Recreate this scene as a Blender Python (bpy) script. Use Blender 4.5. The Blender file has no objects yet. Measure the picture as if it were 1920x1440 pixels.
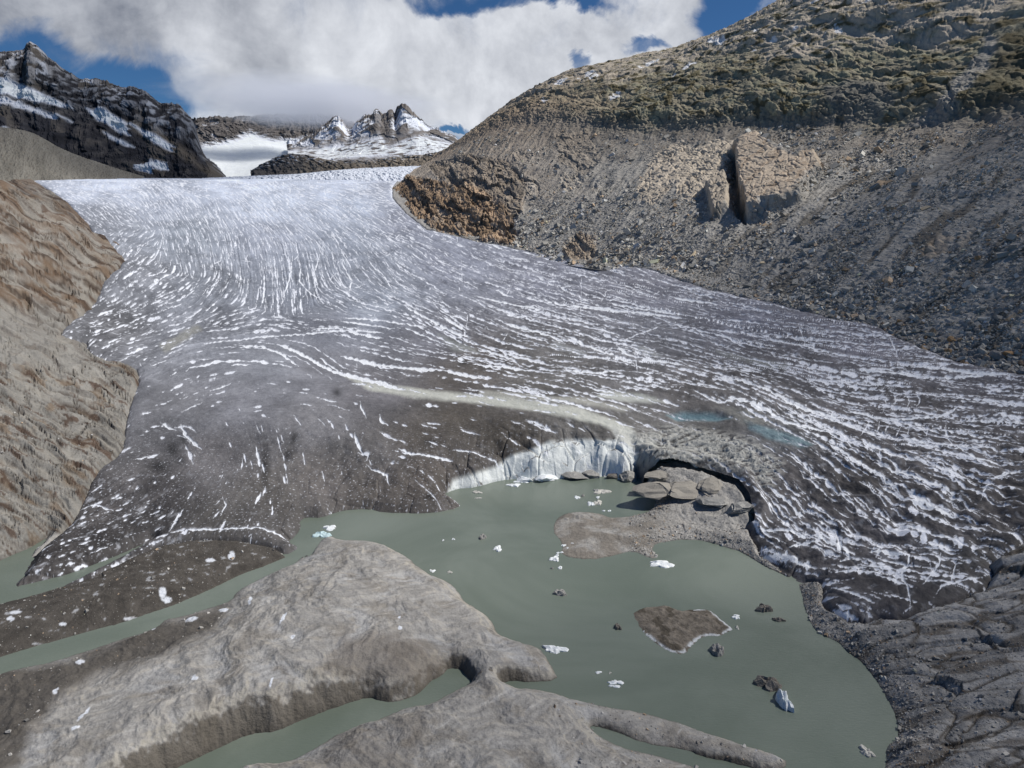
import bpy, math, random
import numpy as np
from mathutils import Vector
F32 = np.float32
R = math.radians
# ------------------------------------------------------------------ camera, sky, sun
scn = bpy.context.scene
H = 100.0; PITCH = R(13.5); FPX = 1321.0
cp, sp = math.cos(PITCH), math.sin(PITCH)
cam_d = bpy.data.cameras.new('camera'); cam = bpy.data.objects.new('camera', cam_d)
scn.collection.objects.link(cam); scn.camera = cam
cam.location = (0, 0, H); cam.rotation_euler = (math.pi/2 - PITCH, 0, 0)
cam_d.sensor_width = 36; cam_d.lens = 36*FPX/1920; cam_d.clip_start = 1; cam_d.clip_end = 40000
scn.view_settings.view_transform = 'Standard'; scn.view_settings.look = 'None'; scn.cycles.volume_bounces = 4; scn.cycles.volume_step_rate = 1.5
scn.view_settings.exposure = 0.0; scn.view_settings.gamma = 1
SUN_AZ, SUN_EL = R(84), R(50)          # azimuth from the view direction towards the right
sd = Vector((math.sin(SUN_AZ)*math.cos(SUN_EL), math.cos(SUN_AZ)*math.cos(SUN_EL), math.sin(SUN_EL)))
ld = bpy.data.lights.new('sun', 'SUN'); ld.energy = 4.2; ld.angle = R(0.8); ld.color = (1, 0.955, 0.89)
lo = bpy.data.objects.new('sun', ld); scn.collection.objects.link(lo)
lo.rotation_euler = sd.to_track_quat('Z', 'Y').to_euler()

def ray(px, py):
    dx = (np.asarray(px, float)-960)/FPX; dy = (720-np.asarray(py, float))/FPX
    return dx, cp+dy*sp, -sp+dy*cp
def PT(px, py, d):                     # point on the ray at forward distance d
    x, y, z = ray(px, py); t = d/y
    return np.stack([x*t, y*t, H+z*t], -1)
def PZ(px, py, z0=0.0):                # point on the ray at height z0
    x, y, z = ray(px, py); t = (z0-H)/z
    return np.stack([x*t, y*t, H+z*t], -1)
def proj(x, y, z):
    dep = y*cp-(z-H)*sp; up = y*sp+(z-H)*cp
    dep = np.maximum(dep, 1e-3)
    return 960+FPX*x/dep, 720-FPX*up/dep

# node helpers
class NT:
    def __init__(s, tree): s.t = tree; s.n = tree.nodes; s.l = tree.links
    def add(s, ty, **k):
        n = s.n.new(ty)
        for a, v in k.items(): setattr(n, a, v)
        return n
    def inp(s, sock, v):
        if hasattr(v, 'links'): s.l.new(v, sock)
        elif v is not None: sock.default_value = v
    def math(s, op, a, b=None, c=None, clamp=False):
        n = s.add('ShaderNodeMath', operation=op, use_clamp=clamp)
        for i, v in enumerate((a, b, c)):
            if v is not None: s.inp(n.inputs[i], v)
        return n.outputs[0]
    def noise(s, vec, scale, detail=4, rough=0.55, dist=0.0, out=0):
        n = s.add('ShaderNodeTexNoise'); s.inp(n.inputs['Vector'], vec)
        n.inputs['Scale'].default_value = scale; n.inputs['Detail'].default_value = detail
        n.inputs['Roughness'].default_value = rough; n.inputs['Distortion'].default_value = dist
        return n.outputs[out]
    def mapr(s, v, a, b, c=0.0, d=1.0, interp='SMOOTHSTEP'):
        n = s.add('ShaderNodeMapRange', interpolation_type=interp)
        s.inp(n.inputs['Value'], v)
        for i, q in zip((1, 2, 3, 4), (a, b, c, d)): n.inputs[i].default_value = q
        return n.outputs[0]
    def mix(s, fac, a, b, blend='MIX'):
        n = s.add('ShaderNodeMix', data_type='RGBA', blend_type=blend)
        s.inp(n.inputs[0], fac); s.inp(n.inputs[6], a); s.inp(n.inputs[7], b)
        return n.outputs[2]

# world: physical sky with broken cloud
w = bpy.data.worlds.new('World'); scn.world = w; w.use_nodes = True
W = NT(w.node_tree); W.n.clear()
sky = W.add('ShaderNodeTexSky', sky_type='NISHITA', sun_disc=False)
sky.sun_elevation = SUN_EL; sky.sun_rotation = SUN_AZ; sky.altitude = 2300
sky.air_density = 1.0; sky.dust_density = 0.2; sky.ozone_density = 2.5
tc = W.add('ShaderNodeTexCoord'); D = tc.outputs['Generated']
sep = W.add('ShaderNodeSeparateXYZ'); W.inp(sep.inputs[0], D)
az = W.math('ARCTAN2', sep.outputs[0], sep.outputs[1]); el = W.math('ARCSINE', sep.outputs[2])
wn = W.noise(D, 5.0, 9, 0.6, 0.4, out=1); ws = W.add('ShaderNodeSeparateXYZ'); W.inp(ws.inputs[0], wn)
azw = W.math('ADD', az, W.math('MULTIPLY', W.math('SUBTRACT', ws.outputs[0], 0.5), 0.20))
elw = W.math('ADD', el, W.math('MULTIPLY', W.math('SUBTRACT', ws.outputs[1], 0.5), 0.13))
def azel(px, py):
    x, y, z = ray(px, py); return math.atan2(x, y), math.atan2(z, math.hypot(x, y))
cov = None
for (px, py, rx, ry) in CLOUDS if 'CLOUDS' in globals() else [
        (640, 110, 330, 165), (390, 20, 270, 75), (760, 150, 300, 120), (1000, 140, 300, 85), (900, 190, 330, 95), (1180, 70, 170, 75),
        (560, 230, 250, 50), (60, 10, 190, 48), (640, -40, 640, 60), (1290, 20, 60, 70), (960, 60, 200, 60),
        (-500, -100, 500, 200), (300, -700, 700, 250), (2100, -500, 500, 300), (78, 68, 38, 26)]:
    a0, e0 = azel(px, py); ra = rx/FPX*0.95; re = ry/FPX*0.95
    da = W.math('DIVIDE', W.math('SUBTRACT', azw, a0), ra); de = W.math('DIVIDE', W.math('SUBTRACT', elw, e0), re)
    q = W.math('SUBTRACT', 1.0, W.math('ADD', W.math('MULTIPLY', da, da), W.math('MULTIPLY', de, de)))
    q = W.math('MAXIMUM', q, -0.6)
    cov = q if cov is None else W.math('MAXIMUM', cov, q)
fine = W.noise(D, 9.0, 12, 0.68, 0.5)
cov = W.math('ADD', cov, W.math('MULTIPLY', W.math('SUBTRACT', fine, 0.5), 2.3))
# thin gaps along the top edge
gap = None
for (px, py, rx, ry) in [(165, 140, 95, 40), (20, 95, 60, 38), (250, 165, 45, 30), (850, 12, 90, 26), (1035, 2, 95, 24), (1225, 60, 40, 14), (1125, 103, 22, 14), (940, 22, 50, 14), (1360, 25, 60, 50), (1215, 66, 34, 12), (120, 190, 160, 50), (858, 262, 40, 9)]:
    a0, e0 = azel(px, py)
    da = W.math('DIVIDE', W.math('SUBTRACT', azw, a0), rx/FPX); de = W.math('DIVIDE', W.math('SUBTRACT', elw, e0), ry/FPX)
    q = W.math('SUBTRACT', 1.25, W.math('ADD', W.math('MULTIPLY', da, da), W.math('MULTIPLY', de, de)), clamp=True)
    gap = q if gap is None else W.math('MAXIMUM', gap, q)
cov = W.math('SUBTRACT', cov, W.math('MULTIPLY', gap, 1.15))
alpha = W.mapr(cov, -0.62, 0.80)
thick = W.mapr(cov, 0.0, 1.1)
n2 = W.noise(D, 4.0, 7, 0.6, 0.6); n3 = W.noise(D, 14.0, 8, 0.6, 0.2)
lum = W.math('ADD', W.math('MULTIPLY', n2, 0.62), W.math('MULTIPLY', n3, 0.42))
# brighter towards the sun side and low centre, greyer upper left
side = W.mapr(az, -0.62, 0.05, 0.0, 1.0)
upg = W.mapr(el, 0.10, 0.30, 0.0, 0.20, 'LINEAR')
lv = W.math('SUBTRACT', W.math('ADD', W.mapr(lum, 0.38, 0.64, -0.06, 0.46, 'LINEAR'), W.math('MULTIPLY', side, 0.26)), upg)
lv = W.math('ADD', lv, 0.24)
ccol = W.mix(W.mapr(lv, 0.10, 0.80, 0, 1, 'LINEAR'), (0.20, 0.225, 0.285, 1), (0.88, 0.91, 0.97, 1))
b1 = W.add('ShaderNodeBackground'); b2 = W.add('ShaderNodeBackground')
skyc = W.mix(1.0, sky.outputs[0], (0.42, 0.72, 1.0, 1), 'MULTIPLY')
W.inp(b1.inputs[0], skyc); b1.inputs[1].default_value = 0.06
W.inp(b2.inputs[0], ccol); b2.inputs[1].default_value = 0.9
ms = W.add('ShaderNodeMixShader'); W.inp(ms.inputs[0], alpha); W.l.new(b1.outputs[0], ms.inputs[1]); W.l.new(b2.outputs[0], ms.inputs[2])
wo = W.add('ShaderNodeOutputWorld'); W.l.new(ms.outputs[0], wo.inputs[0])

# ------------------------------------------------------------------ numeric helpers
rng = np.random.default_rng(7)
perm = rng.permutation(256).astype(np.int32); perm2 = np.concatenate([perm, perm])
ang = rng.random(256)*2*np.pi; GX = np.cos(ang).astype(F32); GY = np.sin(ang).astype(F32)
RV = rng.random((256, 4)).astype(F32)
def perlin(x, y, seed=0):
    x = np.asarray(x, F32)+F32(seed*17.31); y = np.asarray(y, F32)+F32(seed*9.17)
    xf = np.floor(x); yf = np.floor(y); xi = xf.astype(np.int32) & 255; yi = yf.astype(np.int32) & 255
    x = x-xf; y = y-yf
    u = x*x*x*(x*(x*6-15)+10); v = y*y*y*(y*(y*6-15)+10)
    a = perm2[xi]; b = perm2[(xi+1) & 255]
    h00 = perm2[a+yi]; h10 = perm2[b+yi]; y1 = (yi+1) & 255; h01 = perm2[a+y1]; h11 = perm2[b+y1]
    n00 = GX[h00]*x+GY[h00]*y; n10 = GX[h10]*(x-1)+GY[h10]*y
    n01 = GX[h01]*x+GY[h01]*(y-1); n11 = GX[h11]*(x-1)+GY[h11]*(y-1)
    p = n00+u*(n10-n00); q = n01+u*(n11-n01)
    return (p+v*(q-p))*1.5
def fbm(x, y, o=4, seed=0, gain=0.5, lac=2.03):
    s = 0; a = 1.0; t = 0
    for k in range(o):
        s = s+a*perlin(x, y, seed+k*3); t += a; a *= gain; x = x*lac; y = y*lac
    return s/t
def ridged(x, y, o=4, seed=0, gain=0.5):
    s = 0; a = 1.0; t = 0
    for k in range(o):
        s = s+a*(1-2*np.abs(perlin(x, y, seed+k*3))); t += a; a *= gain; x = x*2.03; y = y*2.03
    return s/t
def slabs(x, y, seed=0, tilt=0.9):      # broken blocks: every cell a tilted facet; returns height, edge distance, cell random
    x = np.asarray(x, F32)+seed*5.3; y = np.asarray(y, F32)+seed*3.7
    xf = np.floor(x); yf = np.floor(y)
    best = np.full(x.shape, 9, F32); sec = best.copy(); h = np.zeros(x.shape, F32); rr = h.copy()
    for i in (-1, 0, 1):
        for j in (-1, 0, 1):
            cx = xf+i; cy = yf+j
            k = perm2[(perm2[cx.astype(np.int32) & 255]+(cy.astype(np.int32) & 255))]
            rv = RV[k]
            ex = x-(cx+0.1+0.8*rv[..., 0]); ey = y-(cy+0.1+0.8*rv[..., 1]); d = ex*ex+ey*ey
            hh = (rv[..., 2]-0.5)+tilt*((rv[..., 3]-0.5)*ex+(rv[..., 0]-0.5)*ey)
            m = d < best
            sec = np.where(m, best, np.minimum(sec, d)); best = np.where(m, d, best)
            h = np.where(m, hh, h); rr = np.where(m, rv[..., 3], rr)
    return h, np.sqrt(sec)-np.sqrt(best), rr
def sstep(a, b, x):
    t = np.clip((x-a)/(b-a), 0, 1); return t*t*(3-2*t)
def lerp(a, b, t): return a+(b-a)*t
def lerpc(a, b, t): return a+(np.asarray(b, F32)-a)*t[..., None]
def sdf(poly, x, y):                    # signed distance, positive inside
    poly = np.asarray(poly, F32); n = len(poly)
    d = np.full(x.shape, 1e12, F32); inside = np.zeros(x.shape, bool)
    for i in range(n):
        ax, ay = poly[i]; bx, by = poly[(i+1) % n]
        ex, ey = bx-ax, by-ay; L = ex*ex+ey*ey+1e-9
        wx = x-ax; wy = y-ay
        t = np.clip((wx*ex+wy*ey)/L, 0, 1)
        dx = wx-t*ex; dy = wy-t*ey
        d = np.minimum(d, dx*dx+dy*dy)
        c = (ay > y) != (by > y)
        if abs(ey) > 1e-9: inside ^= c & (x < ax+ex*(y-ay)/ey)
    return np.where(inside, 1, -1)*np.sqrt(d)
def pm(px, py, poly, soft=6.0):         # mask of a traced outline, soft edge in photograph pixels
    poly = np.asarray(poly, float); x0, y0 = poly.min(0)-soft*2; x1, y1 = poly.max(0)+soft*2
    m = (px > x0) & (px < x1) & (py > y0) & (py < y1)
    out = np.zeros(px.shape, F32)
    if m.any(): out[m] = sstep(-soft, soft, sdf(poly, px[m], py[m]))
    return out
def tps(pts, vals, smooth=1e-4):
    pts = np.asarray(pts, float); n = len(pts)
    r2 = ((pts[:, None]-pts[None])**2).sum(-1)
    K = np.where(r2 > 0, 0.5*r2*np.log(r2+1e-12), 0)+np.eye(n)*smooth
    Pm = np.c_[np.ones(n), pts]; A = np.zeros((n+3, n+3)); A[:n, :n] = K; A[:n, n:] = Pm; A[n:, :n] = Pm.T
    s = np.linalg.solve(A, np.r_[vals, 0, 0, 0])
    def f(x, y):
        o = s[n]+s[n+1]*x+s[n+2]*y
        for i in range(n):
            q = (x-pts[i, 0])**2+(y-pts[i, 1])**2
            o = o+s[i]*0.5*q*np.log(q+1e-12)
        return o
    return f

COLL = scn.collection
def setp(o, label=None, cat=None, group=None, kind=None):
    if label: o['label'] = label
    if cat: o['category'] = cat
    if group: o['group'] = group
    if kind: o['kind'] = kind
    return o
def mesh_np(name, V, Fq, mat, col=None, parent=None, flat=False):
    me = bpy.data.meshes.new(name); nv = len(V); nf, k = Fq.shape
    me.vertices.add(nv); me.vertices.foreach_set('co', np.ascontiguousarray(V, F32).ravel())
    me.loops.add(nf*k); me.loops.foreach_set('vertex_index', np.ascontiguousarray(Fq, np.int32).ravel())
    me.polygons.add(nf); me.polygons.foreach_set('loop_start', np.arange(0, nf*k, k, dtype=np.int32))
    if col is not None:
        a = me.attributes.new('Col', 'FLOAT_COLOR', 'POINT')
        c = np.ones((nv, 4), F32); c[:, :col.shape[1]] = col; a.data.foreach_set('color', c.ravel())
    me.update(calc_edges=True)
    if flat: me.shade_flat()
    me.materials.append(mat)
    o = bpy.data.objects.new(name, me); COLL.objects.link(o)
    if parent: o.parent = parent
    return o
def grid_obj(name, X, Y, Z, mat, col, keep=None, parent=None):
    n, m = X.shape
    idx = np.arange(n*m, dtype=np.int32).reshape(n, m)
    f = np.stack([idx[:-1, :-1], idx[:-1, 1:], idx[1:, 1:], idx[1:, :-1]], -1)
    if keep is not None:
        k = keep[:-1, :-1] & keep[:-1, 1:] & keep[1:, 1:] & keep[1:, :-1]; f = f[k]
    f = f.reshape(-1, 4)
    used = np.zeros(n*m, bool); used[f.ravel()] = True
    mp = np.cumsum(used)-1
    V = np.stack([X, Y, Z], -1).reshape(-1, 3)[used]
    return mesh_np(name, V, mp[f].astype(np.int32), mat, col.reshape(-1, col.shape[-1])[used], parent)

def ground_mat(name, rough=0.9, fine=((0.6, 0.35), (3.0, 0.25)), bump=0.25, bscale=1.2, spec=0.25, snowy=0.6):
    m = bpy.data.materials.new(name); m.use_nodes = True; T = NT(m.node_tree); T.n.clear()
    a = T.add('ShaderNodeAttribute', attribute_name='Col'); g = T.add('ShaderNodeNewGeometry').outputs['Position']
    f = None
    for sc, am in fine:
        q = T.math('MULTIPLY', T.math('SUBTRACT', T.noise(g, sc, 5, 0.65), 0.5), am*2)
        f = q if f is None else T.math('ADD', f, q)
    # bright snow varies less than dirt and rock
    sv = T.add('ShaderNodeSeparateColor'); T.inp(sv.inputs[0], a.outputs['Color'])
    k = T.mapr(sv.outputs[2], 0.3, 0.6, 1.0, 1-snowy)
    mul = T.math('ADD', 1.0, T.math('MULTIPLY', f, k))
    c = T.add('ShaderNodeVectorMath', operation='SCALE'); T.inp(c.inputs[0], a.outputs['Color']); T.inp(c.inputs['Scale'], mul)
    b = T.add('ShaderNodeBsdfPrincipled'); T.inp(b.inputs['Base Color'], c.outputs[0])
    b.inputs['Roughness'].default_value = rough; b.inputs['Specular IOR Level'].default_value = spec
    bp = T.add('ShaderNodeBump'); bp.inputs['Strength'].default_value = bump; bp.inputs['Distance'].default_value = 1.0
    T.inp(bp.inputs['Height'], T.noise(g, bscale, 8, 0.65)); T.l.new(bp.outputs[0], b.inputs['Normal'])
    o = T.add('ShaderNodeOutputMaterial'); T.l.new(b.outputs[0], o.inputs[0])
    return m
M_ICE = ground_mat('glacier_ice', 0.75, ((0.25, 0.12), (1.6, 0.28)), 0.35, 0.9, 0.3)
M_SED = ground_mat('glacial_silt', 0.95, ((0.18, 0.16), (1.3, 0.22)), 0.55, 1.1, 0.15)
M_ROCK = ground_mat('bedrock', 0.85, ((0.15, 0.25), (0.9, 0.35)), 0.9, 0.5, 0.25)
M_WALL = ground_mat('mountain_rock', 0.92, ((0.06, 0.25), (0.45, 0.45)), 1.0, 0.35, 0.15)
M_SMOOTH = ground_mat('fine_scree', 0.95, ((0.02, 0.12), (0.12, 0.25)), 0.35, 0.15, 0.1)
M_FAR = ground_mat('far_rock', 0.95, ((0.01, 0.25), (0.06, 0.35)), 1.0, 0.03, 0.1)

# ------------------------------------------------------------------ traced outlines (photograph pixels)
LAKE = [(-250,1310),(0,1232),(133,1193),(233,1167),(287,1148),(333,1132),(400,1103),(450,1078),(500,1060),(547,1040),(563,1025),(542,1017),(563,993),(563,978),
 (573,970),(603,972),(640,957),(690,954),(717,962),(807,963),(865,952),(853,938),(830,928),(853,917),(893,913),(930,902),(970,897),(1003,902),(1050,897),(1130,893),
 (1180,903),(1200,893),(1213,917),(1227,930),(1230,947),(1213,963),(1170,970),(1140,970),(1127,963),(1090,959),(1060,962),(1040,977),(1036,997),(1056,1020),(1052,1043),(1107,1051),(1160,1040),(1187,1033),
 (1220,1048),(1237,1045),(1222,1032),(1228,1020),(1273,1012),(1313,1013),(1363,1027),(1390,1035),(1430,1060),(1467,1077),(1497,1090),(1503,1117),(1510,1147),(1530,1187),(1570,1203),
 (1590,1223),(1617,1243),(1637,1267),(1657,1300),(1673,1327),(1685,1360),(1683,1387),(1663,1397),(1660,1440),(1645,1560),(1470,1560),(1350,1462),(1280,1430),(1207,1411),(1160,1400),(1123,1380),(1100,1360),
 (1140,1367),(1207,1393),(1280,1405),(1313,1417),(1380,1433),(1440,1448),(1474,1440),(1472,1423),(1370,1390),(1280,1358),(1267,1353),(1187,1333),(1140,1327),(1077,1312),(1050,1303),(990,1290),(967,1292),(937,1283),
 (960,1275),(993,1280),(1048,1275),(1037,1253),(1017,1223),(1003,1212),(973,1205),(933,1190),(920,1163),(907,1150),(873,1130),(857,1107),(843,1093),(807,1078),(783,1063),(767,1047),
 (733,1028),(707,1017),(673,1013),(640,1013),(617,1003),(597,1017),(570,1043),(547,1060),(513,1073),(473,1093),(447,1107),(433,1127),(393,1140),(340,1157),(310,1160),(300,1173),
 (267,1187),(233,1197),(167,1220),(100,1240),(0,1262),(-250,1350)]
CHAN = [(330,1440),(400,1407),(467,1375),(520,1373),(567,1350),(640,1322),(690,1307),(723,1317),(760,1313),(790,1297),(807,1277),(827,1268),(842,1252),(866,1256),(874,1268),(888,1281),(853,1297),
 (803,1322),(773,1323),(707,1350),(640,1373),(583,1407),(547,1427),(467,1440),(380,1510),(200,1620),(-100,1750),(-100,1640),(200,1510)]
LEFTW = [(-300,1150),(-60,1075),(0,1052),(30,1038),(60,1026),(82,1012),(90,1007),(80,1022),(63,1033),(47,1077),(22,1103),(67,1093),(117,1080),(167,1063),(207,1048),(253,1027),(283,1016),(286,1018),(255,1032),(200,1060),
 (140,1091),(100,1103),(60,1117),(0,1132),(-300,1240)]
TO3 = lambda P: PZ([p[0] for p in P], [p[1] for p in P], 0.0)[:, :2]
def chaikin(P):
    Q = np.roll(P, -1, 0); return np.stack([P*.78+Q*.22, P*.22+Q*.78], 1).reshape(-1, 2)
WATER = [chaikin(TO3(LAKE)), chaikin(TO3(CHAN)), chaikin(TO3(LEFTW))]

# ------------------------------------------------------------------ land surface control points: px, py, and either height ('z') or forward distance ('d')
CP = [ # glacier centre line and bench
 ('z',1000,845,12),('z',900,868,9),('z',1130,832,13),('z',850,880,7),('z',760,880,8),('z',700,930,4),('z',600,800,15),('z',400,800,14),('z',560,955,3.5),('z',500,930,6),
 ('z',400,980,4),('z',300,900,7.5),('z',200,1010,3.5),('z',120,1060,2.2),('z',330,1000,3),('z',850,760,18),('z',1100,740,21),('z',1250,790,15),('z',1240,850,10),('z',1330,880,8.5),
 ('d',600,600,480),('d',900,620,465),('d',350,600,470),('d',700,690,390),('d',400,700,360),('d',1000,680,385),
 ('d',600,530,620),('d',850,530,640),('d',350,520,610),('d',600,450,900),('d',850,470,820),('d',350,450,860),('d',200,450,780),('d',650,390,1200),('d',400,380,1220),('d',250,390,1130),
 ('d',600,345,1560),('d',400,342,1580),('d',200,338,1560),('d',100,342,1480),('d',700,343,1600),('d',730,400,1130),
 # right lobe
 ('z',1400,900,10),('z',1430,1000,4.5),('z',1500,1050,4.5),('z',1560,1090,5),('z',1620,1130,5.5),('z',1700,1130,7.5),('z',1850,1080,11),('z',1600,980,13),('z',1750,1000,15),('z',1920,900,22),('z',1600,870,18),
 ('z',1600,750,26),('z',1400,780,22),('z',1450,650,32),('z',1250,650,28),('d',1200,560,520),('d',1300,560,500),('d',1100,520,640),
 # right margin, below the mountainside
 ('d',735,355,1400),('d',800,430,1000),('d',965,467,800),('d',1180,500,620),('d',1400,560,475),('d',1560,600,390),('d',1800,680,315),('d',1920,705,290),('d',2150,760,240),('d',2500,850,190),
 ('z',1950,1050,17),('z',2100,1000,28),
 # left margin and bedrock
 ('d',235,490,600),('d',200,452,640),('d',130,410,600),('d',0,330,520),('d',-150,260,480),('d',-150,500,340),('d',0,450,430),('d',0,600,330),('d',130,560,450),('d',150,615,400),('d',130,640,375),('z',265,720,20),('z',240,850,8),('z',200,780,15),('z',160,960,2.5),
 ('z',0,850,24),('z',0,950,10),('d',0,700,280),('z',120,870,15),('z',110,760,22),('z',-200,900,22),('z',80,960,7.5),('z',-200,1020,9),
 # strips and mounds
 ('z',100,1160,2.6),('z',300,1080,3),('z',450,1050,2.6),('z',540,1028,1.5),('z',-100,1230,2.5),
 ('z',650,1060,6),('z',600,1130,8.5),('z',500,1150,7.5),('z',430,1180,6.5),('z',200,1290,5),('z',60,1380,5.5),('z',0,1310,3.5),('z',0,1440,6),('z',450,1260,8.5),('z',350,1330,9),('z',240,1380,8.5),
 ('z',700,1220,7),('z',850,1170,4.5),('z',900,1220,4),('z',980,1235,3),('z',780,1100,5),('z',560,1310,7.5),('z',680,1280,6),('z',120,1440,8),('z',200,1600,9),('z',370,1170,3),
 ('z',870,1345,5),('z',700,1420,6),('z',1000,1400,6),('z',1010,1330,3.6),('z',900,1460,8),('z',1160,1440,4.5),('z',800,1600,9),('z',1200,1375,2),('z',1400,1415,1.8),
 # sand bar and right shore
 ('z',1100,1010,0.6),('z',1180,1000,1.0),('z',1290,980,3),('z',1250,960,2),('z',1360,1000,4),('z',1270,915,5.5),('z',1350,930,6),
 ('z',1530,1110,4),('z',1600,1170,4),('z',1660,1220,4.5),('z',1720,1300,6),('z',1750,1400,5),('z',1850,1200,9),('z',1920,1300,11),('z',1900,1440,10),('z',1920,1100,13),('z',1800,1560,8),('z',2200,1300,16)]
cpts, cval = [], []
for k, px, py, v in CP:
    q = PT(px, py, v) if k == 'd' else PZ(px, py, v)
    cpts.append((math.atan2(q[0], q[1]), math.log(math.hypot(q[0], q[1])))); cval.append(q[2])
Uf = tps(cpts, cval, 2e-3)
A0, A1, L0, L1, NA, NL = -1.0, 1.0, math.log(55), math.log(3200), 340, 520
ga = np.linspace(A0, A1, NA); gl = np.linspace(L0, L1, NL)
GA, GL = np.meshgrid(ga, gl, indexing='ij')
UG = Uf(GA, GL)
rr = np.exp(GL); UG = np.where(rr > 1750, UG-(rr-1750)*0.02, UG)
def bil(G, a, l):
    i = np.clip((a-A0)/(A1-A0)*(NA-1), 0, NA-1.001); j = np.clip((l-L0)/(L1-L0)*(NL-1), 0, NL-1.001)
    i0 = i.astype(np.int32); j0 = j.astype(np.int32); u = (i-i0); v = (j-j0)
    return (G[i0, j0]*(1-u)*(1-v)+G[i0+1, j0]*u*(1-v)+G[i0, j0+1]*(1-u)*v+G[i0+1, j0+1]*u*v).astype(F32)
def Uxy(x, y): return bil(UG, np.arctan2(x, y), np.log(np.hypot(x, y)))
def hit(px, py, G=None, steps=700, far=2400):           # first meeting of the ray with the land surface
    G = UG if G is None else G
    px = np.atleast_1d(px).astype(float); py = np.atleast_1d(py).astype(float)
    x, y, z = ray(px, py); res = np.full(px.shape, np.nan)
    ts = np.exp(np.linspace(math.log(70), math.log(far), steps)); prev = None
    for t in ts:
        X, Y, Z = x*t, y*t, H+z*t
        gap = Z-bil(G, np.arctan2(X, Y), np.log(np.hypot(X, Y)))
        if prev is not None:
            m = np.isnan(res) & (gap <= 0)
            if m.any():
                f = prev[m]/np.maximum(prev[m]-gap[m], 1e-6); res[m] = tp+(t-tp)*f
        prev = gap; tp = t
    return np.stack([x*res, y*res], -1)

GLAC = [(100,338),(128,380),(165,420),(200,450),(215,470),(236,490),(225,505),(200,520),(190,545),(170,575),(118,622),(112,632),(165,640),(170,660),(200,680),(258,690),(264,715),(252,745),(240,790),(234,840),(215,862),(190,880),(168,920),(150,958),
 (128,985),(92,1012),(64,1034),(30,1075),(5,1112),(70,1100),(170,1074),(250,1035),(290,1020),(360,1008),(455,1010),(520,1022),(545,1030),(575,1030),(600,985),(650,972),(700,985),(880,975),(900,930),(1000,915),(1185,915),
 (1200,893),(1190,876),(1212,864),(1260,872),(1300,880),(1340,892),(1385,905),(1405,930),(1416,965),(1415,990),(1432,1022),(1465,1040),(1500,1062),(1545,1070),(1552,1085),(1550,1110),(1560,1130),(1590,1146),(1625,1150),(1650,1140),(1685,1146),(1720,1138),
 (1790,1115),(1845,1088),(1862,1060),(1858,1040),(1900,1010),(1930,985),(2150,960),(2420,900),(2270,770),(1920,705),(1860,692),(1800,680),(1700,640),(1640,612),(1560,600),(1480,577),(1400,560),(1290,530),(1180,500),(1080,488),(965,467),(880,450),(800,430),(760,400),(735,370),(735,350)]
gp = hit([p[0] for p in GLAC], [p[1] for p in GLAC])
gp[0] = PT(60, 338, 1500)[:2]; gp[-1] = PT(735, 345, 1450)[:2]
far = [PT(760, 330, 2300)[:2], PT(0, 320, 2300)[:2]]
gpoly = np.vstack([gp, far])
gpoly = gpoly[~np.isnan(gpoly[:, 0])]

# steepness of the banks (rise per metre inland)
SP = [(1000,880,1.7),(900,900,1.6),(1150,880,1.8),(860,905,1.4),(780,955,0.3),(650,955,0.35),(570,985,0.5),(545,1012,0.5),(400,990,0.6),(100,1085,0.35),(30,1090,0.4),(200,1060,0.4),(500,1060,0.45),(300,1150,0.4),(100,1200,0.35),
 (400,1130,0.5),(620,1010,0.5),(700,1020,0.7),(800,1080,0.7),(900,1150,0.7),(1000,1210,0.8),(1040,1260,1.2),(960,1270,2.5),(880,1262,2.5),(780,1290,1.8),(720,1300,2.2),(600,1335,2.8),(450,1380,2.8),(350,1420,2.8),(200,1500,2.8),
 (600,1400,0.6),(750,1330,0.7),(860,1300,0.9),(1000,1295,0.7),(1150,1330,0.6),(1350,1385,0.8),(1150,1368,1.6),(1350,1425,2.0),(1150,1400,0.5),(1250,1425,0.4),(1220,920,2.0),(1230,945,0.6),(1100,1000,0.06),(1040,1000,0.05),(1150,1040,0.05),(1220,1040,0.08),
 (1280,1005,0.25),(1400,1040,0.4),(1500,1100,0.5),(1560,1200,0.4),(1640,1270,0.5),(1690,1360,0.5),(1670,1420,0.5),(20,1045,0.8),(-60,1070,0.8),(0,1240,0.4),(200,1220,0.4)]
sq = PZ([s[0] for s in SP], [s[1] for s in SP], 0); sa = np.arctan2(sq[:, 0], sq[:, 1]); sl = np.log(np.hypot(sq[:, 0], sq[:, 1])); sv = np.log([s[2] for s in SP])
wsum = 0; acc = 0
for i in range(len(SP)):
    wgt = 1/((GA-sa[i])**2+(GL-sl[i])**2+2e-4)**2.0; wsum = wsum+wgt; acc = acc+wgt*sv[i]
SG = np.exp(acc/wsum)
def sample(G, X, Y): return bil(G, np.arctan2(X, Y), np.log(np.hypot(X, Y)))
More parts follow.
